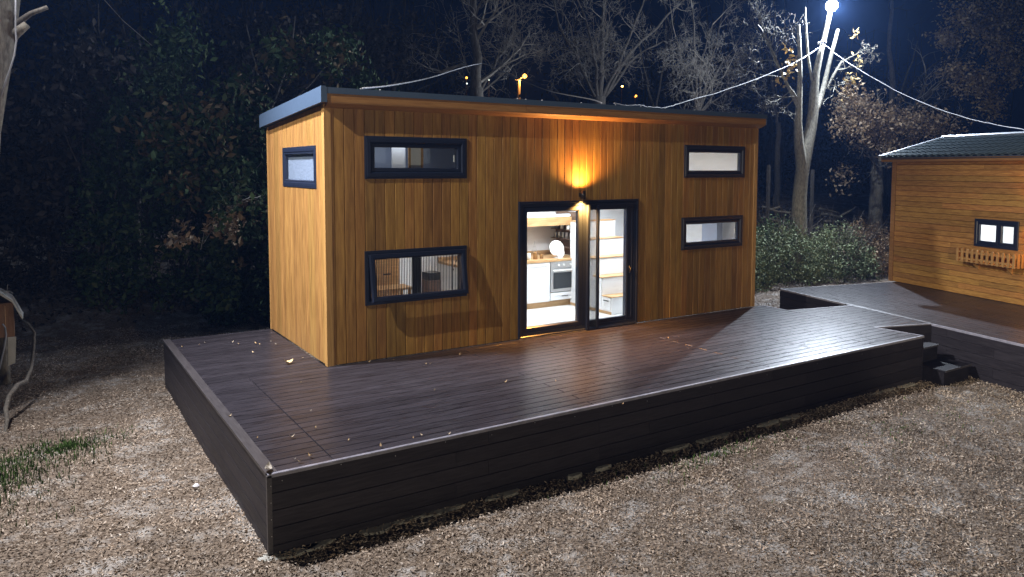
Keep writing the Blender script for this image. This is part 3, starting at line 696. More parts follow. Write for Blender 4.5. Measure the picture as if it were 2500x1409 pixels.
# ------------------------------------------------------------------ small cabin on the right
Lc = Vector((13.88, .31)); ac = Vector((-.29, -.957)).normalized()
cb = empty('small_cabin', 'small cabin of horizontal brown boards with a dark tiled roof at the right edge', 'cabin', (Lc.x, Lc.y, 0), math.atan2(ac.y, ac.x))
A0, A1, DP = -.30, 7.2, 3.4
cop = [(2.09+.03, 3.12-.03, 1.075+.03, 1.65-.03)]
q = MB()
for a, b, za, zb in cut_panel(A0+.01, A1, .0, 2.88, cop): q.box(a, b, .022, .10, za, zb)
cwall = q.build('front_wall', M['void'], cb)
nrow = 24; hb_ = 2.90/nrow
for i in range(nrow):
    za, zb = i*hb_+.006, (i+1)*hb_
    cuts = [A0+.10, 1.2+1.3*((i*7) % 5)/5, 3.9+1.1*((i*3) % 4)/4, A1]
    for a, b in zip(cuts[:-1], cuts[1:]):
        m = MB(); dy = random.uniform(-.002, .002)
        xsn = cut_panel(a+.001, b-.001, za, zb, cop)
        for (xa, xb, z0_, z1_) in xsn:
            c = .005 if z1_-z0_ > .03 else .001
            m.prism([(.0215, z0_), (c+dy, z0_), (dy, z0_+c), (dy, z1_-c), (c+dy, z1_), (.0215, z1_)], 0, xa, xb)
        m.build('wall_board', M['cabin_wood'], cwall)
MB().box(A0-.02, A0+.095, -.022, -.002, 0.0, 2.90).box(A0-.022, A0+.0, -.0015, .12, 0.0, 2.90).build('corner_trim', M['band'], cb)
MB().box(A0, A0+.10, .11, DP, .0, 2.88).box(A0, A1, DP-.1, DP, 0, 2.88).build('side_wall', M['cabin_wood'], cb)
MB().box(A0+.10, A1, .11, DP-.11, .0, .04).build('room_floor', M['floor'], cb)
MB().box(A0+.11, A1, .105, .12, 1.66, 2.85).box(A0+.11, A1, .105, .12, .05, 1.06).box(A0+.11, A1, DP-.12, DP-.105, .05, 2.85).box(A0+.105, A0+.12, .13, DP-.13, .05, 2.85).build('interior_lining', M['wallw'], cb)
# window with two lights, glowing room behind
cw = MB().ring((2.09, 3.12, 1.075, 1.65), [(0, .02), (0, -.02), (.006, -.026), (.055, -.026), (.065, -.012), (.065, .09), (.03, .09), (.03, .02)], mpF).build('window', M['frame'], cb)
for x0_, x1_ in ((2.15, 2.655), (2.675, 3.06)):
    MB().ring((x0_, x1_, 1.135, 1.59), [(0, .03), (0, -.006), (.012, -.014), (.05, -.014), (.062, .0), (.062, .03)], mpF).build('sash', M['frame'], cw)
    q = MB(); a, b, c_, d_ = x0_+.06, x1_-.06, 1.195, 1.53; q.v = [(a, .01, c_), (b, .01, c_), (b, .01, d_), (a, .01, d_)]; q.f = [(0, 1, 2, 3)]; q.build('pane', M['glass'], cw, fix=False)
MB().box(2.656, 2.674, -.012, .08, 1.14, 1.588).build('mullion', M['frame'], cw)
MB().box(2.93, 2.975, .5, .55, .05, 2.3).box(2.40, 2.43, .3, .34, .05, 2.3).box(2.976, 3.3, .51, .54, 1.36, 1.39).build('post', M['oak'], cb)
cl_ = bpy.data.lights.new('cabin_room_light', 'POINT'); cl_.energy = 520; cl_.color = (1, .97, .9); cl_.shadow_soft_size = .15
co = bpy.data.objects.new('cabin_room_light', cl_); C.objects.link(co); co.parent = cb; co.location = (2.7, 1.5, 2.4)
# roof
e0, e1 = -.22, 1.65; ez, rz_ = 2.96, 3.43; slp = math.atan2(rz_-ez, e1-e0); Ls = math.hypot(e1-e0, rz_-ez)
rf = MB().prism([(e0, ez-.06), (e1, rz_-.06), (2*e1-e0, ez-.06), (2*e1-e0, ez-.01), (e1, rz_-.01), (e0, ez-.01)], 0, A0-.20, A1+.2).build('roof', M['metal'], cb)
def tile_mesh(wd, ln):
    m = MB(); pr = [(0, 0), (wd*.12, .004), (wd*.30, .030), (wd*.5, .038), (wd*.70, .030), (wd*.88, .004), (wd, 0)]
    n = len(pr)
    for t, up in ((0, .018), (ln, .0)):
        for x, z in pr: m.v.append((x, t, z+up))
    for x, z in pr: m.v.append((x, 0, z-.004))
    for i in range(n-1): m.f.append((i, i+1, n+i+1, n+i)); m.f.append((2*n+i, 2*n+i+1, i+1, i))
    me = bpy.data.meshes.new('tile'); me.from_pydata(m.v, [], m.f); me.materials.append(M['tile']); return me
TWd = .185; rows = 6; tln = Ls/rows; tme = tile_mesh(TWd, tln*1.03)
for j in range(rows):
    for i in range(28):
        o = bpy.data.objects.new('roof_tile', tme); C.objects.link(o); o.parent = rf
        t = j*tln; o.location = (A0-.17+i*TWd, e0+t*math.cos(slp), ez-.006+t*math.sin(slp)); o.rotation_euler = (slp, 0, 0)
MB().tube([(A0-.2, e1, rz_+.015), (A0+5.6, e1, rz_+.015)], .07, 10).build('ridge_cap', M['ridge'], rf)
MB().prism([(e0-.03, ez-.09), (e1, rz_-.06), (e1, rz_+.06), (e0-.03, ez+.04)], 0, A0-.225, A0-.165).build('verge_cap', M['ridge'], rf)
MB().prism([(e0, ez-.11), (e0+.02, ez-.11), (e0+.02, ez-.02), (e0, ez-.02)], 0, A0-.16, A1).build('fascia', M['band'], rf)
MB().prism([(e0+.03, ez-.075), (0.02, ez-.075), (0.02, ez-.064), (e0+.03, ez-.064)], 0, A0-.16, A1).build('soffit', M['band'], rf)
# flower box
fb = empty('window_planter', 'wooden picket window box bracketed under the cabin window', 'planter', (0, 0, 0)); 
fb.location = (Lc.x, Lc.y, 0); fb.rotation_euler = (0, 0, math.atan2(ac.y, ac.x))
P = M['planter']
MB().box(1.88, 3.24, -.22, -.03, .745, .765).build('base', P, fb)
for y_ in (-.225,):
    MB().box(1.86, 3.25, y_-.0, y_+.018, .79, .83).build('rail', P, fb); MB().box(1.86, 3.25, y_, y_+.018, .93, .965).build('rail', P, fb)
def picket(x, y_, rot=False):
    prof = [(-.028, .74), (.028, .74), (.028, .995), (.014, 1.02), (-.014, 1.02), (-.028, .995)]
    m = MB()
    if not rot: m.prism([(x+a, b) for a, b in prof], 1, y_-.016, y_-.001)
    else: m.prism([(y_+a, b) for a, b in prof], 0, x, x+.015)
    m.build('picket', P, fb)
for k in range(12): picket(1.89+k*.1225, -.226)
for y_ in (-.15, -.05): picket(1.85, y_, True); picket(3.255, y_, True)
for x in (2.2, 2.98): MB().prism([(-.004, .74), (-.16, .74), (-.16, .72), (-.03, .60), (-.004, .60)], 0, x, x+.04).build('bracket', P, fb)
# warm lamp on the cabin wall just outside the frame
cwl = empty('cabin_lamp', 'amber wall lamp on the small cabin beside its window', 'wall lamp'); cwl.location = fb.location; cwl.rotation_euler = fb.rotation_euler
MB().cyl((3.62, -.09), .04, .04, 1.75, 1.9, 14).build('body', M['black'], cwl)
MB().box(3.60, 3.64, -.06, -.002, 1.80, 1.85).build('bracket', M['black'], cwl)
for z_, r_, e_ in ((1.74, (0, 0, 0), 75), (1.91, (math.pi, 0, 0), 45)):
    l = spot('cabin_lamp_beam', (3.62, -.10, z_), r_, e_, (1, .42, .07), 150, .6); l.parent = cwl
MB().lathe((3.62, -.09, 1.748), [(0, 0), (.036, 0)], 12).build('lens', M['glow_amber'], cwl, fix=False)
#@@PART2
# ------------------------------------------------------------------ trees
def rv(): return Vector(rng.normal(size=3))
def limb(p0, p1, r0, r1, n=7, wob=.06, sag=0):
    p0 = Vector(p0); p1 = Vector(p1); Ln = (p1-p0).length; pts = []; off = Vector((0, 0, 0))
    for i in range(n+1):
        t = i/n; off += rv()*wob*Ln/n
        pts.append(p0.lerp(p1, t) + off*math.sin(math.pi*t) + Vector((0, 0, -sag*math.sin(math.pi*t))))
    return pts, [r0+(r1-r0)*i/n for i in range(n+1)]
def sprout(mb, tips, base, d, Ln, r, lev, kids=4, spread=.7, up=.15, gn=5, wob=.22):
    "grow one branch and its children; tips collects end points for leaves"
    n = max(3, int(5-lev)+2); p = Vector(base); d = Vector(d).normalized(); pts = [p.copy()]; rad = [r]
    for i in range(n):
        d = (d + rv()*wob + Vector((0, 0, up))*.25).normalized(); p = p + d*Ln/n; pts.append(p.copy()); rad.append(max(r*(1-.75*(i+1)/n), .0035))
    mb.tube(pts, rad, max(3, gn-lev), cap=False)
    if lev <= 1: tips.append((pts[-1], d)); tips.append((pts[len(pts)//2], d))
    if lev <= 0: return
    for k in range(kids):
        t = .25+.75*(k+rng.random())/kids; i = min(int(t*n), n-1); q = pts[i].lerp(pts[i+1], t*n-i)
        dd = (pts[i+1]-pts[i]).normalized(); side = dd.orthogonal().normalized(); side.rotate(Matrix.Rotation(rng.random()*6.283, 3, dd))
        nd = (dd*(1-spread*.5)+side*spread+Vector((0, 0, up))).normalized()
        sprout(mb, tips, q, nd, Ln*(.5+.25*rng.random())*(1.1-.35*t), max(rad[i]*.55, .004), lev-1, kids, spread, up, gn, wob)
def leaves(centers, spread, per, size, name, m, parent=None, drop=0.0, asp=2.0, **kw):
    "small folded leaf faces around the given centres"
    c = np.asarray([tuple(q) for q in centers], float); c = np.repeat(c, per, 0); n = len(c)
    c = c + rng.normal(size=(n, 3))*spread; c[:, 2] -= drop*rng.random(n)
    a = rng.normal(size=(n, 3)); a /= np.linalg.norm(a, axis=1, keepdims=True)
    b = rng.normal(size=(n, 3)); b = np.cross(a, b); b /= np.linalg.norm(b, axis=1, keepdims=True); k = np.cross(a, b)
    s = size*(.55+.9*rng.random((n, 1)))
    P = np.stack([c-a*s, c+b*s/asp+k*s*.18, c+a*s, c-b*s/asp+k*s*.18], 1).reshape(-1, 3)
    me = bpy.data.meshes.new(name); me.vertices.add(4*n); me.vertices.foreach_set('co', P.ravel())
    I = np.arange(n)*4; F = np.stack([I, I+1, I+2, I, I+2, I+3], 1).ravel()
    me.loops.add(6*n); me.loops.foreach_set('vertex_index', F.astype(np.int32)); me.polygons.add(2*n)
    me.polygons.foreach_set('loop_start', (np.arange(2*n)*3).astype(np.int32)); me.polygons.foreach_set('loop_total', np.full(2*n, 3, np.int32))
    at_ = me.attributes.new('rnd', 'FLOAT', 'POINT'); at_.data.foreach_set('value', np.repeat(rng.random(n), 4).astype(np.float32))
    me.materials.append(m); me.update(calc_edges=True)
    o = bpy.data.objects.new(name, me); C.objects.link(o)
    if parent: o.parent = parent
    for q, v in kw.items(): o[q] = v
    return o
def gz(x, y): return float(hgt(x, y))

# floodlight tree (right of the house)
ty = 5.6
def K(u, v, dy=0): return at(u, v, ty+dy)
base = K(1948, 553); base.z = gz(base.x, base.y)-.1
ft = empty('pollarded_tree', 'forked pale tree with sawn-off limbs carrying the white floodlight', 'tree')
m = MB()
px = mpp(K(1955, 400))
m.tube([base, K(1950, 560), K(1952, 480), K(1957, 430), K(1963, 392), K(1972, 350), K(1980, 310), K(1985, 273), K(1988, 220), K(1992, 180), K(2003, 129), K(2012, 95), K(2020, 60), K(2027, 25)], [x*px for x in (27, 20, 17, 16.5, 16.5, 15, 14, 13, 10.5, 9, 7.5, 6.5, 6, 5.5)], 10)
m.tube([K(1957, 440), K(1956, 395), K(1950, 350), K(1948, 300), K(1951, 248), K(1953, 190), K(1952, 130), K(1951, 100), K(1949, 60)], [x*px for x in (13, 14, 12, 10, 7.5, 6, 5, 4.5, 3.5)], 10)
m.tube([K(1984, 285), K(1995, 262), K(2005, 235), K(2013, 205), K(2022, 165), K(2032, 125), K(2046, 72)], [x*px for x in (9.5, 8, 7, 6.5, 5.5, 5, 4)], 9)
m.build('trunk', M['bark_pale'], ft, smooth=True, fix=False)
m = MB(); tips = []
m.tube([K(1948, 260), K(1943, 238, -.1), K(1925, 212, -.2), K(1911, 184, -.3), K(1885, 125, -.4), K(1861, 65, -.5)], [x*px for x in (6, 5, 4, 3, 2.2, 1.2)], 7)
m.tube([K(1949, 265), K(1930, 225, -.2), K(1905, 175, -.5)], [x*px for x in (4, 3.5, 2.5)], 6)
m.tube([K(1984, 200), K(1981, 189), K(1973, 140), K(1970, 100), K(1967, 55), K(1966, 18)], [x*px for x in (3.5, 3.3, 3, 2.8, 2.4, 1.6)], 7)
m.tube([K(2018, 215), K(2026, 200), K(2040, 175), K(2056, 149)], [x*px for x in (5, 4, 3.5, 2.5)], 7)
for (u, v, du, dv, Ln, lv) in ((1915, 190, -1, .1, 1.3, 3), (1908, 178, -.9, -.6, 1.4, 3), (1900, 150, -1, -.2, 1.3, 3), (1930, 222, -1, .5, .9, 2), (2030, 190, .9, .3, .9, 2), (2024, 205, 1, .6, .7, 2), (1880, 120, -.7, -.5, 1.1, 2), (1938, 240, -1, .7, .8, 2), (2045, 170, .8, -.1, .7, 2), (1952, 110, -.5, -.8, 1.0, 3), (1895, 140, -.9, -.6, 1.5, 3), (1940, 235, -.8, -.1, 1.2, 3), (2052, 155, .9, -.4, 1.0, 3), (1865, 80, -.4, -.9, .9, 3)):
    d = (_r*du + _u*(-dv)).normalized(); sprout(m, tips, K(u, v, -.3), d, Ln, .022, lv, 4, .8, .05, 5, .30)
m.build('crown', M['bark_pale'], ft, fix=False)
lv = [K(1925, 160, -.6), K(1935, 150, -.6), K(1928, 172, -.5), K(1920, 120, -.5), K(2070, 195, -.4), K(2078, 205, -.4), K(2085, 190, -.4), K(2095, 150, -.3), K(2088, 86, -.3), K(2062, 218, -.4), K(1905, 195, -.5)]
leaves(lv, .10, 14, .075, 'leaf_cluster', M['leaf_yellow'], ft, kind='stuff')
leaves([K(2062+i*6, 215+(i % 4)*10, -.4) for i in range(6)], .14, 14, .07, 'leaf_cluster', M['leaf_autumn'], ft, kind='stuff')
fl = empty('flood_light', 'round white floodlight glaring at the top of the forked tree', 'floodlight')
lp = K(2031, 14)
q = MB(); q.lathe((0, 0, 0), [(0, .01), (.20, .0), (.215, .02), (.215, .07), (.12, .14), (0, .15)], 20, 'y'); hd_ = q.build('housing', M['black'], fl, fix=False)
q = MB(); q.lathe((0, 0, 0), [(0, -.10), (.09, -.08), (.16, -.04), (.19, -.002)], 20, 'y'); gl = q.build('lens', M['glow_white'], fl, fix=False)
for o in (hd_, gl): o.location = lp; o.rotation_euler = (math.radians(22), 0, math.radians(-38))
jb = MB().lathe(tuple(K(2011, 104, -.15)), [(0, -.08), (.07, -.07), (.09, 0), (.07, .07), (0, .08)], 12).lathe(tuple(K(2000, 106, -.18)), [(0, -.05), (.045, -.04), (.055, 0), (.045, .04), (0, .05)], 10).build('cable_coil', M['cablew'], fl, fix=False, smooth=True)

# bare trees behind the house
def bare_tree(u, v, y, wpx, label, stems, lev=3, kids=4, group=None, m='bark_dark', L0=3.2, seed=0, leaf=None, trunk_top=None, spread=.75, nb=12):
    "trunk base under image point (u,v) at depth y; stems = image points (u,v,dy,wpx) the main limbs reach"
    t = empty('bare_tree' if not leaf else 'leafy_tree', label, 'tree', group=group)
    top = at(u, v, y); s = mpp(top); b = top.copy(); b.z = gz(b.x, b.y)-.15
    tr = MB(); n = 8; pts = [b.lerp(top, i/n)+rv()*.03*(0 < i < n) for i in range(n+1)]
    tr.tube(pts, [wpx*s*(1.35-.35*i/n)/2 for i in range(n+1)], 10)
    cr = MB(); tips = []
    for (su, sv, dy, w_) in stems:
        e = at(su, sv, y+dy); pp, rr = limb(top-(top-b).normalized()*.3, e, w_*s*.5, w_*s*.22, 8, .12)
        tr.tube(pp, rr, 7)
        for k in range(nb):
            i = 1+int(rng.random()*7); dd = (pp[i]-pp[i-1]).normalized(); sd = rv(); sd -= dd*sd.dot(dd); sd.normalize()
            sprout(cr, tips, pp[i], dd*.4+sd*spread, L0*(.5+.5*rng.random())*(1.1-i/12), rr[i]*.45, lev-1, kids, spread, .12, 5, .25)
        sprout(cr, tips, pp[-1], pp[-1]-pp[-2], L0*.9, rr[-1], lev-1, kids, spread, .12, 5, .22)
    tr.build('trunk', M[m], t, fix=False, smooth=True); cr.build('crown', M['twig' if y < 12.5 and u > 1100 else 'twig_dark'], t, fix=False)  # the darkened twig copy goes on trees away from the floodlight
    return t, tips
bare_tree(1163, 215, 11, 33, 'straight dark trunk rising behind the middle of the house roof', [(1158, -60, 0, 30), (1260, 60, .6, 9), (1300, 120, 1, 6)], 4, 4, L0=2.6, nb=8)
bare_tree(1462, 235, 12, 34, 'broad bare tree whose limbs fan out above the house roof', [(1350, -10, .5, 9), (1420, 20, 0, 10), (1482, -40, .5, 16), (1570, 10, -.4, 10), (1620, 100, .6, 8), (1680, -10, 0, 9), (1400, 100, -.5, 6)], 4, 4, L0=2.5, nb=4)
bare_tree(1705, 262, 11, 14, 'slender bare tree with pale twigs behind the right end of the roof', [(1690, 20, 0, 7), (1740, 60, 0, 7), (1790, 120, .3, 6), (1650, 90, 0, 5), (1770, -10, .4, 6), (1820, 190, 0, 5), (1765, 190, -.3, 5)], 4, 4, L0=1.9, nb=5)
bare_tree(1600, 262, 15, 12, 'thin bare sapling between the fanned tree and the slender tree', [(1560, 100, 0, 6), (1625, 40, 0, 6)], 3, 4, L0=1.8, nb=7)
bare_tree(2176, 270, 13, 18, 'tall straight dark trunk standing behind the cable at right', [(2180, -60, 0, 15), (2240, 100, 0, 6), (2290, 150, 0, 6)], 3, 3, L0=2.2, nb=5)
bare_tree(1900, 300, 16, 12, 'dim thin trunk just right of the timber house roof', [(1893, 20, 0, 8), (1868, 120, 0, 4)], 3, 3, L0=1.6, nb=4)
bare_tree(960, 200, 15, 10, 'dim twiggy sapling behind the left part of the roof', [(930, 60, 0, 5), (1010, 30, 0, 5), (1060, 120, 0, 4)], 3, 4, L0=2.0, nb=7)
# autumn tree
t, tips = bare_tree(2143, 392, 9.5, 27, 'low brown-leaved tree between the floodlight tree and the cabin roof', [(2095, 300, -.3, 9), (2150, 270, 0, 10), (2230, 300, .3, 9), (2060, 330, -.2, 5), (2320, 300, .4, 7)], 2, 4, m='bark', L0=1.1, leaf=True, nb=7)
cs = []
for (u, v, su, sv, n_) in ((2120, 290, 60, 40, 170), (2075, 290, 30, 30, 60), (2200, 300, 70, 40, 130), (2280, 305, 50, 30, 70), (2150, 360, 50, 22, 60), (2090, 250, 30, 20, 40), (2060, 425, 25, 25, 14)):
    for _ in range(n_): cs.append(at(u+rng.normal()*su*.55, v+rng.normal()*sv*.55, 9.2+rng.normal()*.6))
leaves(cs, .16, 13, .07, 'crown', M['leaf_autumn'], t)
# tall brown-leaved tree top right
t, tips = bare_tree(2225, 275, 12, 14, 'tall tree with sparse olive-brown leaves at the upper right corner', [(2260, 180, -.2, 9), (2330, 150, 0, 8), (2400, 60, .2, 7), (2450, 190, 0, 6)], 3, 3, m='bark_dark', L0=1.8, leaf=True, nb=5)
cs = []
for (u, v, su, sv, n_) in ((2370, 50, 60, 50, 120), (2450, 90, 60, 70, 150), (2310, 95, 25, 20, 40), (2390, 200, 60, 30, 110), (2330, 170, 30, 20, 25), (2470, 20, 60, 50, 70), (2420, 260, 40, 25, 40), (2480, 160, 40, 40, 50)):
    for _ in range(n_): cs.append(at(u+rng.normal()*su*.6, v+rng.normal()*sv*.6, 12+rng.normal()*.8))
leaves(cs, .20, 13, .085, 'crown', M['leaf_tan'], t)
# hedge bushes at right
def bush(x, y, rx, ry, h, n, m, label, size=.035, group=None, name='bush', cat='bush', z=None, per=26, twigs=26):
    b = empty(name, label, cat, (x, y, 0), group=group); z0 = gz(x, y) if z is None else z
    cs = []; tw = MB(); tp = []
    for _ in range(n):
        a = rng.random()*6.283; el = math.acos(1-rng.random()); rr = .72+.33*rng.random()
        cs.append((rx*rr*math.sin(el)*math.cos(a), ry*rr*math.sin(el)*math.sin(a), z0+.12+h*(rr*math.cos(el))*.95))
    for _ in range(n//3): cs.append((rx*rng.uniform(-.9, .9), ry*rng.uniform(-.9, .9), z0+h*.4*rng.random()+.05))
    for k in range(twigs):
        a = rng.random()*6.283; e = Vector((rx*.8*math.cos(a)*rng.random(), ry*.8*math.sin(a)*rng.random(), z0+h*(.72+.28*rng.random())))
        sprout(tw, tp, (e.x*.4, e.y*.4, z0), e-Vector((e.x*.4, e.y*.4, z0)), (e.z-z0)*1.05, .012, 1, 5, .5, .1, 4, .15)
    tw.build('stem', M['twig_dark' if name == 'shrub' else 'bark_dark'], b, fix=False)
    leaves(cs, .10, per, size, 'foliage', M[m], b)
    return b
bush(13.3, 4.9, 1.3, .9, 1.45, 260, 'leaf_grey', 'dense grey-green bush touching the right end of the timber house')
bush(15.3, 4.8, 1.6, .95, 1.62, 340, 'leaf_grey', 'broad grey-green bush in front of the floodlight tree')
bush(17.6, 4.6, 1.5, .95, 1.60, 300, 'leaf_grey', 'grey-green bush beside the corner of the small cabin')
bush(19.4, 4.9, 1.3, .9, 1.75, 200, 'leaf_autumn', 'reddish-brown bush top peeping above the hedge next to the cabin')
bush(16.0, 5.6, 1.4, .7, 1.85, 200, 'leaf_green', 'greener bush at the top middle of the hedge')
# fence posts and fallen trunks beyond the hedge
for (u, v0, v1, lab) in ((1877, 404, 480, 'pale wooden post left of the floodlight tree'), (1984, 415, 505, 'pale wooden post right of the floodlight tree')):
    a, b = at(u, v0, 9), at(u, v1, 9); b.z = gz(b.x, b.y)-.1; b.x, b.y = a.x, a.y
    o = MB().box(a.x-.05, a.x+.05, a.y-.05, a.y+.05, b.z, a.z).box(a.x-.03, a.x+.03, a.y-.03, a.y+.03, a.z, a.z+.02).build('fence_post', M['bark_dark']); tag(o, lab, 'post', 'fence posts beyond the hedge')
logs = [((1860, 505), (1935, 520)), ((1862, 530), (1930, 548)), ((2000, 509), (2048, 520)), ((2005, 522), (2060, 533)), ((2010, 540), (2110, 552)), ((1880, 512), (1905, 505)), ((2040, 535), (2090, 505))]
labs = ['thin fallen trunk behind the bushes, uppermost left of the floodlight tree', 'fallen trunk behind the bushes, lowest left of the floodlight tree', 'pale fallen trunk just right of the floodlight tree, upper one', 'pale fallen trunk just right of the floodlight tree, lower one', 'long dark fallen trunk towards the brown-leaved tree', 'short broken branch close to the end of the house', 'slanting broken branch between the two right-hand trees']
for ((a, b), (c_, d_)), lb in zip(logs, labs):
    p = at(a, b, 10.5); q_ = at(c_, d_, 10.2); pp, rr = limb(p, q_, .06, .035, 6, .05)
    tag(MB().tube(pp, rr, 7).build('fallen_branch', M['bark'], smooth=True, fix=False), lb, 'branch', 'fallen branches beyond the hedge')

# ---- left woods
for (x, y, rx, ry, h, n, m_, lab, sz) in (
    (1.6, 7.6, 1.9, 1.2, 4.3, 420, 'leaf_green', 'tall leafy green shrub rising behind the left wall of the house', .075),
    (-.6, 9.6, 2.0, 1.4, 5.2, 300, 'leaf_green', 'dark evergreen mass at the edge of the wood, left of the house', .07),
    (-4.0, 11.5, 2.6, 1.5, 4.6, 260, 'leaf_dusk', 'dim tangled bush at the far left of the wood', .07),
    (3.6, 8.6, 2.2, 1.3, 5.9, 300, 'leaf_green', 'big dim leafy shrub directly behind the left end of the roof', .08)):
    bush(x, y, rx, ry, h, n, m_, lab, sz, name='shrub', cat='shrub', per=22, twigs=30)
for (u, v, lab, m_) in ((470, 590, 'small sprig of tan leaves sticking out low beside the dark shrub', 'leaf_autumn'), (590, 545, 'hanging spray of larger olive leaves beside the house wall', 'leaf_green')):
    y_ = 5.2 if u > 500 else 6.0; e = empty('leafy_branch', lab, 'branch'); tw = MB(); tp = []
    c_ = at(u, v, y_); sprout(tw, tp, at(u+70, v-70, y_+1), c_-at(u+70, v-70, y_+1), 1.3, .014, 2, 4, .7, .0, 5, .2)
    tw.build('twig', M['twig'], e, fix=False); leaves([q_[0] for q_ in tp], .07, 9, .07, 'foliage', M[m_], e)
for (u, v, y, st, lab) in ((245, 640, 10, [(150, 300, 0, 6), (300, 260, 0, 6), (200, 100, .5, 5)], 'leaning sapling in the dark wood at far left'),
    (480, 600, 9, [(430, 330, 0, 6), (520, 380, 0, 5), (470, 200, .6, 5)], 'spindly sapling in the dark wood left of the house'),
    (640, 300, 12, [(600, 60, 0, 7), (720, 40, 0, 7), (830, 120, 0, 5)], 'bare sapling reaching above the left eaves'),
    (330, 500, 14, [(300, 60, 0, 8), (420, 80, 0, 7), (240, 10, 0, 6)], 'dim bare tree deep in the left wood'),
    (800, 180, 16, [(780, 0, 0, 7), (880, 20, 0, 6)], 'dim bare tree behind the roof corner')):
    bare_tree(u, v, y, 14, lab, st, 3, 4, L0=2.0, nb=6, seed=1)
t, tips = bare_tree(600, 330, 7.4, 14, 'olive-leaved tree whose low boughs hang beside the left house wall', [(560, 250, 0, 8), (480, 330, -.6, 6), (620, 180, .4, 7), (520, 480, -.8, 4), (610, 520, -.8, 4)], 2, 4, m='bark_dark', L0=1.2, leaf=True, nb=6)
cs = []; cs2 = []
for (u, v, su, sv, n_) in ((600, 545, 45, 40, 90), (540, 470, 55, 40, 90), (570, 390, 70, 45, 110), (500, 300, 70, 60, 90), (620, 460, 30, 50, 60), (430, 440, 45, 30, 40), (590, 250, 50, 50, 70), (380, 340, 60, 40, 40), (700, 130, 50, 45, 50), (830, 130, 45, 45, 45), (640, 330, 25, 40, 40)):
    for _ in range(n_): (cs if rng.random() < .65 else cs2).append(at(u+rng.normal()*su*.6, v+rng.normal()*sv*.6, 7.0+rng.normal()*.5))
leaves(cs, .13, 12, .085, 'crown', M['leaf_green'], t); leaves(cs2, .13, 10, .08, 'crown', M['leaf_brown'], t)
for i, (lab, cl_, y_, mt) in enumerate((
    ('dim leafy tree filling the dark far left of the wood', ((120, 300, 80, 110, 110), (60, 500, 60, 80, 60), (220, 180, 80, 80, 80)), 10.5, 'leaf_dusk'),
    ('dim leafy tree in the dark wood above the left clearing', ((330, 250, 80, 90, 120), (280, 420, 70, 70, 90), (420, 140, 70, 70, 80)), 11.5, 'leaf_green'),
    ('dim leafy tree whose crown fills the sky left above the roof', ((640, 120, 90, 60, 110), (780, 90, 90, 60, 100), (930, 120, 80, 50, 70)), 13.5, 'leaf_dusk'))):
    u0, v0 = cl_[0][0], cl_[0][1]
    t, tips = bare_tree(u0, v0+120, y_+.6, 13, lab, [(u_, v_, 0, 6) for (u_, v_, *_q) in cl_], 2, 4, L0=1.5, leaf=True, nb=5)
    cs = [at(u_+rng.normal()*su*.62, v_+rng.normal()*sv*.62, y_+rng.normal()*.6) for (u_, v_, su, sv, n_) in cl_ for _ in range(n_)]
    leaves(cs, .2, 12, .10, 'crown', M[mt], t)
# undergrowth on the bank (uncountable)
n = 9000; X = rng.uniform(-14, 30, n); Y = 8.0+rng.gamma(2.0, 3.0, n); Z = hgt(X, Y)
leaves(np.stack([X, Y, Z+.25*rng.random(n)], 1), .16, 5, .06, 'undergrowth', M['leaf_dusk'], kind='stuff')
# far wood: many small faces and upright stems massed beyond the trees
def lampgap(x, y):
    d_ = Vector((x, y, 3))-CAM; u_ = PPX+FPX*d_.dot(_r)/d_.dot(_f)
    return (1235 < u_ < 1350) or (1495 < u_ < 1575) or (1125 < u_ < 1215)
fw_ = MB()
for _ in range(330):
    x = rng.uniform(-26, 60); y = rng.uniform(19, 34); z = gz(x, y); h_ = rng.uniform(7, 13)
    if lampgap(x, y) or (x < 4 and rng.random() < .6): continue
    fw_.tube([(x, y, z-.2), (x+rng.normal()*.3, y, z+h_*.5), (x+rng.normal()*.8, y, z+h_)], [rng.uniform(.05, .16), .06, .02], 5, cap=False)
    for k in range(7):
        b0 = Vector((x, y, z+h_*(.25+.7*rng.random()))); d_ = rv(); d_.z = abs(d_.z)*.6; d_.normalize(); p_ = [b0]
        for j in range(4): d_ = (d_+rv()*.25).normalized(); p_.append(p_[-1]+d_*.55)
        fw_.tube(p_, [.03, .022, .016, .01, .006], 3, cap=False)
fw_.build('far_wood', M['twig_dark'], fix=False, kind='stuff')
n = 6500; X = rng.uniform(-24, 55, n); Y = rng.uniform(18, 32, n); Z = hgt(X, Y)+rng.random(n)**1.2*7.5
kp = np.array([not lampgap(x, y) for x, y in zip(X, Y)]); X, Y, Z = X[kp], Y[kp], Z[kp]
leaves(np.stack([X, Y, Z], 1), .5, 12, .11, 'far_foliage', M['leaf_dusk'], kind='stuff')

# ------------------------------------------------------------------ left tree, box on post, crooked branch
lt = empty('leaning_tree', 'lit grey-green trunk at the left edge with a sawn branch stub and a white cable', 'tree')
yt = 2.6; s_ = mpp(at(10, 200, yt)); b = at(-60, 905, yt); b.z = gz(b.x, b.y)-.1
MB().tube([b, at(-58, 600, yt), at(-40, 320, yt), at(-24, 200, yt), at(-8, 100, yt), at(4, 0, yt), at(10, -150, yt)], [42*s_, 38*s_, 35*s_, 37*s_, 38*s_, 38*s_, 34*s_], 14).build('trunk', M['bark'], lt, fix=False, smooth=True)
MB().tube([at(18, 90, yt), at(45, 55, yt-.1), at(75, 33, yt-.15), at(116, 18, yt-.2)], [9*s_, 8*s_, 6*s_, 5*s_], 8).build('branch', M['bark_dark'], lt, fix=False, smooth=True)
MB().tube([at(20, 100, yt), at(40, 80, yt-.1), at(66, 60, yt-.15)], [13*s_, 12*s_, 9*s_], 9).build('branch_stub', M['bark'], lt, fix=False, smooth=True)
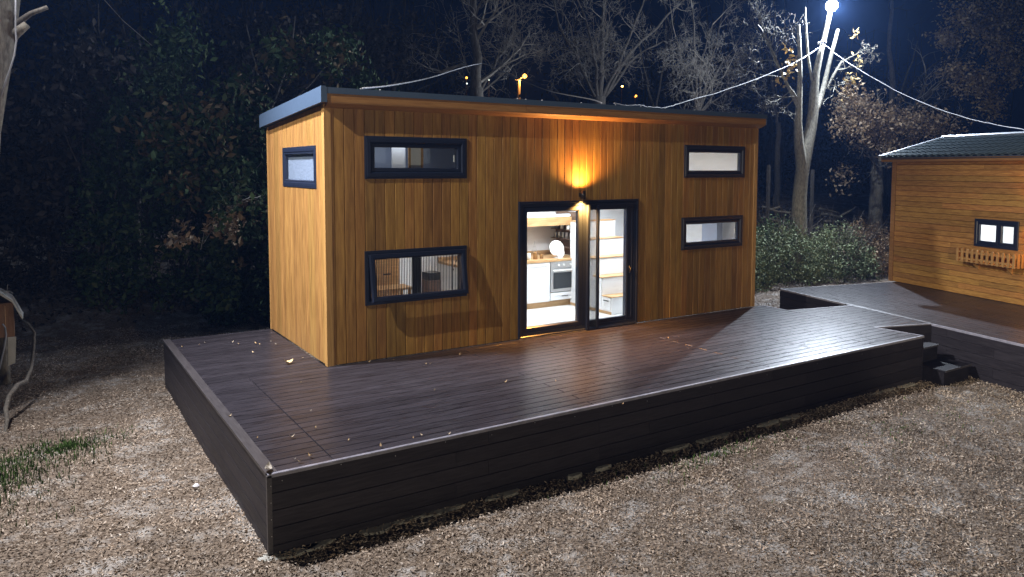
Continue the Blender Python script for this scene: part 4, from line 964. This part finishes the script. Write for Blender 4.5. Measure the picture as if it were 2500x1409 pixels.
cbl = MB().tube([at(38, -40, yt-.35), at(38, 40, yt-.35), at(38, 75, yt-.36), at(40, 100, yt-.36), at(35, 135, yt-.36), at(26, 165, yt-.36), at(14, 198, yt-.32), at(0, 240, yt-.3)], 1.9*s_, 6).build('white_cable', M['cablew'], smooth=True, fix=False)
tag(cbl, 'white cable hanging down the leaning trunk at the left edge', 'cable')
yb = 4.4; s_ = mpp(at(20, 780, yb))
pb = empty('box_on_post', 'brown wooden box under a bent metal sheet on a post at the left edge', 'post box')
g0 = at(12, 905, yb); x0_ = at(-40, 780, yb).x; x1_ = at(44, 780, yb).x; zt = at(20, 742, yb).z; zb_ = at(20, 818, yb).z
MB().box(x0_, x1_-.05, yb-.18, yb+.20, zb_, zt+.04).build('box', M['boxwood'], pb)
MB().box(x1_-.16, x1_-.152, yb-.20, yb-.181, zb_+.05, zt).build('door_edge', M['oak'], pb)
MB().prism([(x0_, zt+.05), (at(0, 708, yb).x, at(0, 708, yb).z), (at(30, 726, yb).x, at(30, 726, yb).z), (at(57, 770, yb).x, at(57, 770, yb).z), (at(55, 774, yb).x, at(55, 774, yb).z), (at(30, 732, yb).x, at(30, 732, yb).z), (at(0, 714, yb).x, at(0, 714, yb).z), (x0_, zt+.04)], 1, yb-.27, yb+.26).build('metal_cover', M['sheet'], pb)
MB().tube([Vector((g0.x, yb, gz(g0.x, yb)-.1)), Vector((g0.x, yb, zb_))], .07, 9).build('post', M['bark'], pb, smooth=True)
c0 = at(31, 850, yb-.1)
MB().prism([(at(20, 818, yb).x, zb_-.001), (at(40, 818, yb).x, zb_-.001), (at(38, 880, yb).x, at(38, 880, yb).z), (at(21, 886, yb).x, at(21, 886, yb).z)], 1, yb-.20, yb-.185).build('hanging_plate', M['sheet'], pb)
cb2 = MB().tube([at(6, 791, yb-.3), at(13, 800, yb-.3), at(15, 818, yb-.3), at(10, 850, yb-.3), at(2, 885, yb-.3), at(-6, 920, yb-.3)], 2.0*s_, 6).build('white_cable', M['cablew'], smooth=True, fix=False)
tag(cb2, 'white cable looping out of the wooden box on the post', 'cable')
br = MB(); P_ = [(52, 781, 4.2), (70, 792, 4.0), (84, 813, 3.8), (82, 850, 3.5), (76, 900, 3.1), (64, 930, 2.9), (42, 940, 2.6), (22, 968, 2.35), (14, 1000, 2.1), (18, 1025, 1.95), (13, 1055, 1.8), (20, 1072, 1.7)]
br.tube([at(*q_) for q_ in P_], [.018, .02, .02, .022, .024, .026, .03, .03, .03, .026, .02, .012], 7)
tag(br.build('crooked_branch', M['bark_dark'], smooth=True, fix=False), 'dark crooked branch bending from the wooden box down to the grass', 'branch')
q_ = MB(); tp = []; sprout(q_, tp, at(-6, 715, yb-.2), Vector((1, 0, .6)), .25, .008, 1, 4, .8, .1, 5, .3)
tag(q_.build('dry_twig', M['twig'], fix=False), 'dry twig on top of the bent metal sheet', 'twig')

# ------------------------------------------------------------------ cables
def cable(P3, r, lab, m='cablew', sub=6, wob=.0, name='cable'):
    pts = []; P3 = [Vector(p) for p in P3]; k = len(P3)
    for i in range(k-1):
        p0, p1, p2, p3 = P3[max(i-1, 0)], P3[i], P3[i+1], P3[min(i+2, k-1)]
        for j in range(sub):
            t = j/sub; q = .5*((2*p1)+(-p0+p2)*t+(2*p0-5*p1+4*p2-p3)*t*t+(-p0+3*p1-3*p2+p3)*t**3); pts.append(q+rv()*wob)
    pts.append(P3[-1]); return tag(MB().tube(pts, r, 6).build(name, M[m], smooth=True, fix=False), lab, 'cable')
ro = lambda u, v, y: at(u, v, y)
cable([at(1500, 252, .9), at(1530, 258, 1.0), at(1560, 257, 1.2), at(1588, 262, 1.4), at(1620, 263, 1.7), at(1650, 256, 2.1), at(1700, 240, 2.7), at(1745, 228, 3.2), at(1850, 192, 4.1), at(1950, 148, 5.0), at(2005, 112, 5.45)], .011, 'white cable from the house roof up to the floodlight tree', wob=.004)
cable([at(2008, 108, 5.4), at(2025, 118, 5.2), at(2040, 132, 5.0), at(2100, 172, 4.2), at(2200, 228, 2.9), at(2300, 270, 1.6), at(2400, 298, .3), at(2500, 316, -1.0), at(2640, 335, -3)], .0125, 'thick white cable sagging from the floodlight tree to the right edge', wob=.004)
cable([at(885, 216, 1.2), at(960, 208, 2.5), at(1050, 190, 4.5), at(1120, 168, 7), at(1165, 157, 10.4), at(1190, 158, 10.6), at(1260, 190, 8.5), at(1340, 222, 6), at(1440, 242, 3), at(1470, 252, 1.6)], .013, 'thin grey cable from the roof over the straight trunk and back', 'cableg')
for (P2, lab) in (([(255, 0, 9), (300, 50, 9), (372, 112, 9)], 'thin bare shoot arching in the dark at upper left'), ([(640, 395, 6), (500, 560, 6.2), (490, 610, 6.2)], 'thin drooping shoot left of the house wall')):
    tag(MB().tube([at(*p) for p in P2], .008, 4).build('bare_shoot', M['twig'], fix=False), lab, 'twig')

# ------------------------------------------------------------------ lamps far away
sl_ = empty('street_lamp', 'orange street lamp on a pale pole far behind the house roof', 'street lamp')
yf = 62; pt = at(1266, 196, yf); pb_ = Vector((pt.x, pt.y, gz(pt.x, pt.y)-1))
MB().tube([pb_, pt], .20, 8).build('pole', mat('concrete_pole', (.5, .45, .38)), sl_)
MB().tube([pt-Vector((.45, 0, 0)), pt+Vector((.3, 0, 0))], .05, 5).build('crossbar', M['bark'], sl_)
MB().tube([pt, at(1274, 190, yf), at(1281, 186, yf)], .05, 5).build('arm', M['bark'], sl_)
MB().lathe(tuple(at(1281, 186, yf)), [(0, -.26), (.2, -.16), (.26, 0), (.2, .16), (0, .26)], 12).build('lantern', M['glow_orange'], sl_, fix=False)
point('street_light', at(1279, 190, yf-.5), 1100, (1, .4, .08), .2)
for (u, v, r_, m_, nm, lab) in ((1519, 211, .12, 'glow_amber', 'lantern', 'small amber lamp on a short pole seen through the fanned tree'), (1552, 235, .16, 'glow_orange', 'lantern', 'small orange lamp low above the roof, right of the amber one'), (1194, 195, .08, 'glow_small', 'lantern', 'tiny greenish light right of the straight trunk'), (1140, 204, .08, 'glow_small', 'lantern', 'tiny white light left of the straight trunk'), (1139, 190, .12, 'glow_orange', 'lantern', 'dim orange light above the tiny white one')):
    e = empty('distant_lamp', lab, 'lamp'); p = at(u, v, yf)
    if nm == 'lantern':
        MB().lathe(tuple(p), [(0, -r_), (r_*.8, -r_*.6), (r_, 0), (r_*.8, r_*.6), (0, r_)], 8).build('lantern', M[m_], e, fix=False)
        MB().tube([Vector((p.x, p.y+.1, gz(p.x, p.y))), Vector((p.x, p.y+.1, p.z-r_))], .05, 5).build('pole', M['bark_dark'], e)
# fixtures of the floodlights that stand outside the picture
for nm, p, lab in (('garden_floodlight', LA, 'tall-poled floodlight beyond the left edge'), ('garden_floodlight', LE, 'floodlight on the pole behind the leaning tree'), ('garden_floodlight', LD, 'low garden floodlight behind the wooden trellis'), ('garden_floodlight', LG, 'garden floodlight behind the photographer turned towards the small cabin')):
    e = empty(nm, lab, 'floodlight'); MB().tube([Vector((p.x-.25, p.y-.1, gz(p.x, p.y)-.2)), Vector((p.x-.25, p.y-.1, p.z+.2))], .06, 8).build('pole', M['steel'], e)
    MB().box(p.x-.18, p.x-.12, p.y-.12, p.y+.12, p.z-.1, p.z+.1).build('housing', M['black'], e)

tr_ = empty('lamp_trellis', 'slatted wooden trellis in front of the low garden lamp behind the photographer', 'trellis', (-1.5, -13.6, 0))
for z_ in (1.18, 1.50, 1.63, 1.76, 1.87): MB().box(-1.2, 2.6, -.01, .01, z_, z_+.016).build('slat', M['planter'], tr_)
for x_ in (-1.2, 2.56): MB().box(x_, x_+.05, .011, .05, -.75, 2.0).build('post', M['planter'], tr_)
# ------------------------------------------------------------------ leaves on the decks
def leaf_mesh(ln, wd, curl, name='fallen_leaf'):
    v = []; f = []
    n = 5
    for i in range(n+1):
        t = i/n; ww = wd*math.sin(math.pi*min(t*.92+.06, 1))*.5; z = curl*(t-.5)**2*ln*3
        v += [(t*ln-ln/2, -ww, z+abs(curl)*ww*.9), (t*ln-ln/2, 0, z), (t*ln-ln/2, ww, z+abs(curl)*ww*1.1)]
    for i in range(n):
        a = 3*i; f += [(a, a+1, a+4, a+3), (a+1, a+2, a+5, a+4)]
    me = bpy.data.meshes.new(name); me.from_pydata(v, [], f); return me
def leafvar(name, cols, tr=.0):
    m = bpy.data.materials.new(name); m.use_nodes = True; nt = m.node_tree; N = nt.nodes; L_ = nt.links; b = N['Principled BSDF']
    b.inputs['Roughness'].default_value = .7; b.inputs['Specular IOR Level'].default_value = .2
    oi = N.new('ShaderNodeObjectInfo'); cr = N.new('ShaderNodeValToRGB'); cr.color_ramp.interpolation = 'LINEAR'
    cr.color_ramp.elements[0].color = (*cols[0], 1); cr.color_ramp.elements[1].color = (*cols[-1], 1)
    for i, c_ in enumerate(cols[1:-1]): e = cr.color_ramp.elements.new((i+1)/(len(cols)-1)); e.color = (*c_, 1)
    L_.new(oi.outputs['Random'], cr.inputs[0])
    nz = N.new('ShaderNodeTexNoise'); nz.inputs['Scale'].default_value = 2.1; nz.inputs['Detail'].default_value = 4; L_.new(oi.outputs['Location'], nz.inputs['Vector'])
    mr = N.new('ShaderNodeMapRange'); mr.inputs['From Min'].default_value = .35; mr.inputs['From Max'].default_value = .65; mr.inputs['To Min'].default_value = .62; mr.inputs['To Max'].default_value = 1.3; L_.new(nz.outputs[0], mr.inputs[0])
    hs = N.new('ShaderNodeHueSaturation'); L_.new(mr.outputs[0], hs.inputs['Value']); L_.new(cr.outputs[0], hs.inputs['Color']); L_.new(hs.outputs[0], b.inputs['Base Color']); return m
M['litter'] = leafvar('leaf_litter', [(.13, .095, .07), (.24, .185, .14), (.40, .335, .275), (.31, .245, .19), (.52, .47, .415)])
M['deckleaf'] = leafvar('deck_leaves', [(.5, .36, .2), (.62, .5, .34), (.45, .42, .38)])
big = leaf_mesh(.15, .085, .5); big.materials.append(M['deckleaf'])
sm = leaf_mesh(.05, .02, .8); sm.materials.append(M['deckleaf'])
def place_leaf(me, u, v, lab, rot, sc=1, group=None, z=.012):
    d = _f*FPX + _r*(u-PPX) - _u*(v-PPY); p = CAM + d*((z-CAM.z)/d.z)
    o = bpy.data.objects.new('fallen_leaf', me); C.objects.link(o); o.location = (p.x, p.y, z); o.rotation_euler = (random.uniform(-.2, .2), random.uniform(-.2, .2), rot); o.scale = (sc,)*3
    return tag(o, lab, 'leaf', group)
place_leaf(big, 703, 887, 'large tan leaf on the deck in front of the left house wall', .4)
place_leaf(big, 655, 1146, 'tan leaf on the near left corner of the deck border', 1.2, .75, z=.022)
for (u, v) in ((444, 848), (488, 843), (500, 838), (620, 861), (626, 839), (634, 841), (672, 841), (660, 834), (740, 874), (627, 1070), (734, 935), (758, 1004), (719, 1122), (758, 1114), (731, 1128), (1010, 1070), (1030, 1063), (1097, 1060), (1062, 954), (1234, 934), (1038, 889), (1048, 889), (1120, 867), (842, 880), (826, 892), (930, 1091), (560, 1017), (850, 1076), (770, 1046), (1520, 987), (1357, 931), (1632, 826), (567, 836), (1370, 822), (900, 884), (710, 1068), (960, 879), (584, 840)):
    place_leaf(sm, u+random.uniform(-2, 2), v, 'tiny pale dry leaf fragment lying on the dark terrace deck', random.uniform(0, 6.28), random.uniform(.5, 1.1), 'tiny leaf fragments scattered on the deck')
wm = bpy.data.objects.new('white_pebble', MB().lathe((0, 0, 0), [(0, 0), (.03, .005), (.035, .02), (.02, .035), (0, .04)], 9).build('tmp', M['stone']).data); C.objects.link(wm)
bpy.data.objects.remove(C.objects['tmp']); d = _f*FPX + _r*(479-PPX) - _u*(1190-PPY); p = CAM + d*((GZ+.03-CAM.z)/d.z); wm.location = p; tag(wm, 'small bluish-white pebble among the leaves left of the deck', 'pebble')
# ------------------------------------------------------------------ leaf litter on the ground (geometry nodes instances)
def litter(npts, xr, yr, name, seed, dens=None, smin=.6, smax=1.3):
    g = np.random.default_rng(seed); x = g.uniform(*xr, npts); y = g.uniform(*yr, npts)
    keep = ~((x > dx0-.0) & (x < 8.63) & (y > dy0-.0) & (y < 3))
    # keep out of the second deck
    k2 = (x-E0.x)*W2.x+(y-E0.y)*W2.y; k1 = (x-E0.x)*D2.x+(y-E0.y)*D2.y; keep &= ~((k2 > .0) & (k1 > .0))
    # denser and sparser drifts
    nse = np.sin(x*1.7+1.3*np.sin(y*1.1))+np.sin(y*2.3+1.7*np.sin(x*.9))+.8*np.sin(x*4.1+y*3.3)+.6*np.sin(x*7.3-y*6.1)
    keep &= g.random(npts) < np.clip(.80-.22*nse*np.where((x > 1.5) | (y > 1.2), 1.0, .35), .12, 1)
    dist = np.hypot(x-CAM.x, y-CAM.y); keep &= g.random(npts) < np.clip(1.25-dist/26, .12, 1)
    x, y = x[keep], y[keep]; n = len(x); z = hgt(x, y)+.004+g.random(n)*.022
    me = bpy.data.meshes.new(name); me.vertices.add(n); me.vertices.foreach_set('co', np.stack([x, y, z], 1).ravel())
    ra = me.attributes.new('rot', 'FLOAT_VECTOR', 'POINT'); R = np.stack([g.normal(0, .45, n), g.normal(0, .45, n), g.uniform(0, 6.28, n)], 1); ra.data.foreach_set('vector', R.ravel())
    sa = me.attributes.new('scl', 'FLOAT', 'POINT'); sa.data.foreach_set('value', g.uniform(smin, smax, n).astype(np.float32))
    o = bpy.data.objects.new(name, me); C.objects.link(o); o['kind'] = 'stuff'
    proto = bpy.data.meshes.new('litter_leaf'); pm = leaf_mesh(.048, .019, .9); pm.materials.append(M['litter'])
    ng = bpy.data.node_groups.new('scatter_'+name, 'GeometryNodeTree')
    ng.interface.new_socket('Geometry', in_out='INPUT', socket_type='NodeSocketGeometry'); ng.interface.new_socket('Geometry', in_out='OUTPUT', socket_type='NodeSocketGeometry')
    N = ng.nodes; Lk = ng.links; gi = N.new('NodeGroupInput'); go = N.new('NodeGroupOutput'); ip = N.new('GeometryNodeInstanceOnPoints')
    # the leaf itself is built in the nodes: a bent diamond from a grid
    gr = N.new('GeometryNodeMeshGrid'); gr.inputs['Size X'].default_value = .030; gr.inputs['Size Y'].default_value = .0125; gr.inputs['Vertices X'].default_value = 4; gr.inputs['Vertices Y'].default_value = 3
    sp = N.new('GeometryNodeSetPosition'); pos = N.new('GeometryNodeInputPosition'); sx = N.new('ShaderNodeSeparateXYZ'); Lk.new(pos.outputs[0], sx.inputs[0])
    def mth(op, a, b): 
        q = N.new('ShaderNodeMath'); q.operation = op
        for i, v in enumerate((a, b)):
            if isinstance(v, (int, float)): q.inputs[i].default_value = v
            elif v is not None: Lk.new(v, q.inputs[i])
        return q.outputs[0]
    x2 = mth('MULTIPLY', sx.outputs[0], sx.outputs[0]); fac = mth('SUBTRACT', 1.0, mth('MULTIPLY', x2, 3400.)); ny = mth('MULTIPLY', sx.outputs[1], fac)
    nz_ = mth('ADD', mth('MULTIPLY', x2, 14.), mth('MULTIPLY', mth('ABSOLUTE', ny, None), .8))
    cx = N.new('ShaderNodeCombineXYZ'); Lk.new(sx.outputs[0], cx.inputs[0]); Lk.new(ny, cx.inputs[1]); Lk.new(nz_, cx.inputs[2])
    Lk.new(gr.outputs[0], sp.inputs['Geometry']); Lk.new(cx.outputs[0], sp.inputs['Position'])
    sm_ = N.new('GeometryNodeSetMaterial'); sm_.inputs['Material'].default_value = M['litter']; Lk.new(sp.outputs[0], sm_.inputs[0])
    a1 = N.new('GeometryNodeInputNamedAttribute'); a1.data_type = 'FLOAT_VECTOR'; a1.inputs[0].default_value = 'rot'
    a2 = N.new('GeometryNodeInputNamedAttribute'); a2.data_type = 'FLOAT'; a2.inputs[0].default_value = 'scl'
    Lk.new(gi.outputs[0], ip.inputs['Points']); Lk.new(sm_.outputs[0], ip.inputs['Instance']); Lk.new(a1.outputs[0], ip.inputs['Rotation']); Lk.new(a2.outputs[0], ip.inputs['Scale']); Lk.new(ip.outputs[0], go.inputs[0])
    md = o.modifiers.new('scatter', 'NODES'); md.node_group = ng
    return o
litter(640000, (-9, 15.5), (-9.5, 7.8), 'leaf_litter', 3)
# grass patch at the left and stray blades along the deck
def grass(cx, cy, rx, ry, n, h, name, bend=.5):
    g = rng; a = g.random(n)*6.283; r_ = np.minimum(np.abs(g.normal(0, .62, n))*(1+.35*np.sin(3*a)), 1.7); x = cx+rx*r_*np.cos(a); y = cy+ry*r_*np.sin(a); z = hgt(x, y)
    hh = h*(.4+g.random(n)); th = g.random(n)*6.283; dx_ = np.cos(th); dy_ = np.sin(th); w_ = .004+.003*g.random(n); le = bend*hh*g.random(n)
    p0 = np.stack([x-dy_*w_, y+dx_*w_, z], 1); p1 = np.stack([x+dy_*w_, y-dx_*w_, z], 1)
    p2 = np.stack([x+dx_*le*.4+dy_*w_*.7, y+dy_*le*.4-dx_*w_*.7, z+hh*.6], 1); p3 = np.stack([x+dx_*le*.4-dy_*w_*.7, y+dy_*le*.4+dx_*w_*.7, z+hh*.6], 1); p4 = np.stack([x+dx_*le, y+dy_*le, z+hh], 1)
    P_ = np.stack([p0, p1, p2, p3, p4], 1).reshape(-1, 3); I = np.arange(n)*5
    f = [tuple(q) for q in np.stack([I, I+1, I+2, I+3], 1).tolist()]+[tuple(q) for q in np.stack([I+3, I+2, I+4], 1).tolist()]
    me = bpy.data.meshes.new(name); me.from_pydata(P_.tolist(), [], f); at_ = me.attributes.new('rnd', 'FLOAT', 'POINT'); at_.data.foreach_set('value', np.repeat(g.random(n), 5).astype(np.float32)); me.materials.append(M['grassm'])
    o = bpy.data.objects.new(name, me); C.objects.link(o); o['kind'] = 'stuff'
grass(-3.9, .1, .95, 1.0, 5000, .07, 'grass_patch')
grass(-3.0, .75, .6, .4, 1300, .05, 'grass_patch')
grass(3.4, -3.75, 1.6, .28, 260, .06, 'stray_grass'); grass(6.2, -4.4, 3, 1.2, 300, .035, 'stray_grass')
gp = empty('weed_plant', 'bright green weed growing at the lower left in the grass patch', 'plant', (-4.02, -.75, 0))
leaves([(rng.normal()*.10, rng.normal()*.10, gz(-4, -.75)+.06+rng.random()*.05) for _ in range(26)], .03, 4, .035, 'foliage', leafmat('weed_leaves', (.10, .25, .05), (.25, .45, .12)), gp)

# ------------------------------------------------------------------ night air
hz_ = bpy.data.materials.new('night_haze'); hz_.use_nodes = True; nt = hz_.node_tree; nt.nodes.remove(nt.nodes['Principled BSDF'])
pv = nt.nodes.new('ShaderNodeVolumePrincipled'); pv.inputs['Color'].default_value = (.22, .42, 1.0, 1); pv.inputs['Density'].default_value = HAZE = .0007; pv.inputs['Anisotropy'].default_value = .35
nt.links.new(pv.outputs[0], nt.nodes['Material Output'].inputs['Volume'])
MB().box(-152, 222, -62, 162, -2.2, 34).build('haze', hz_, kind='stuff')
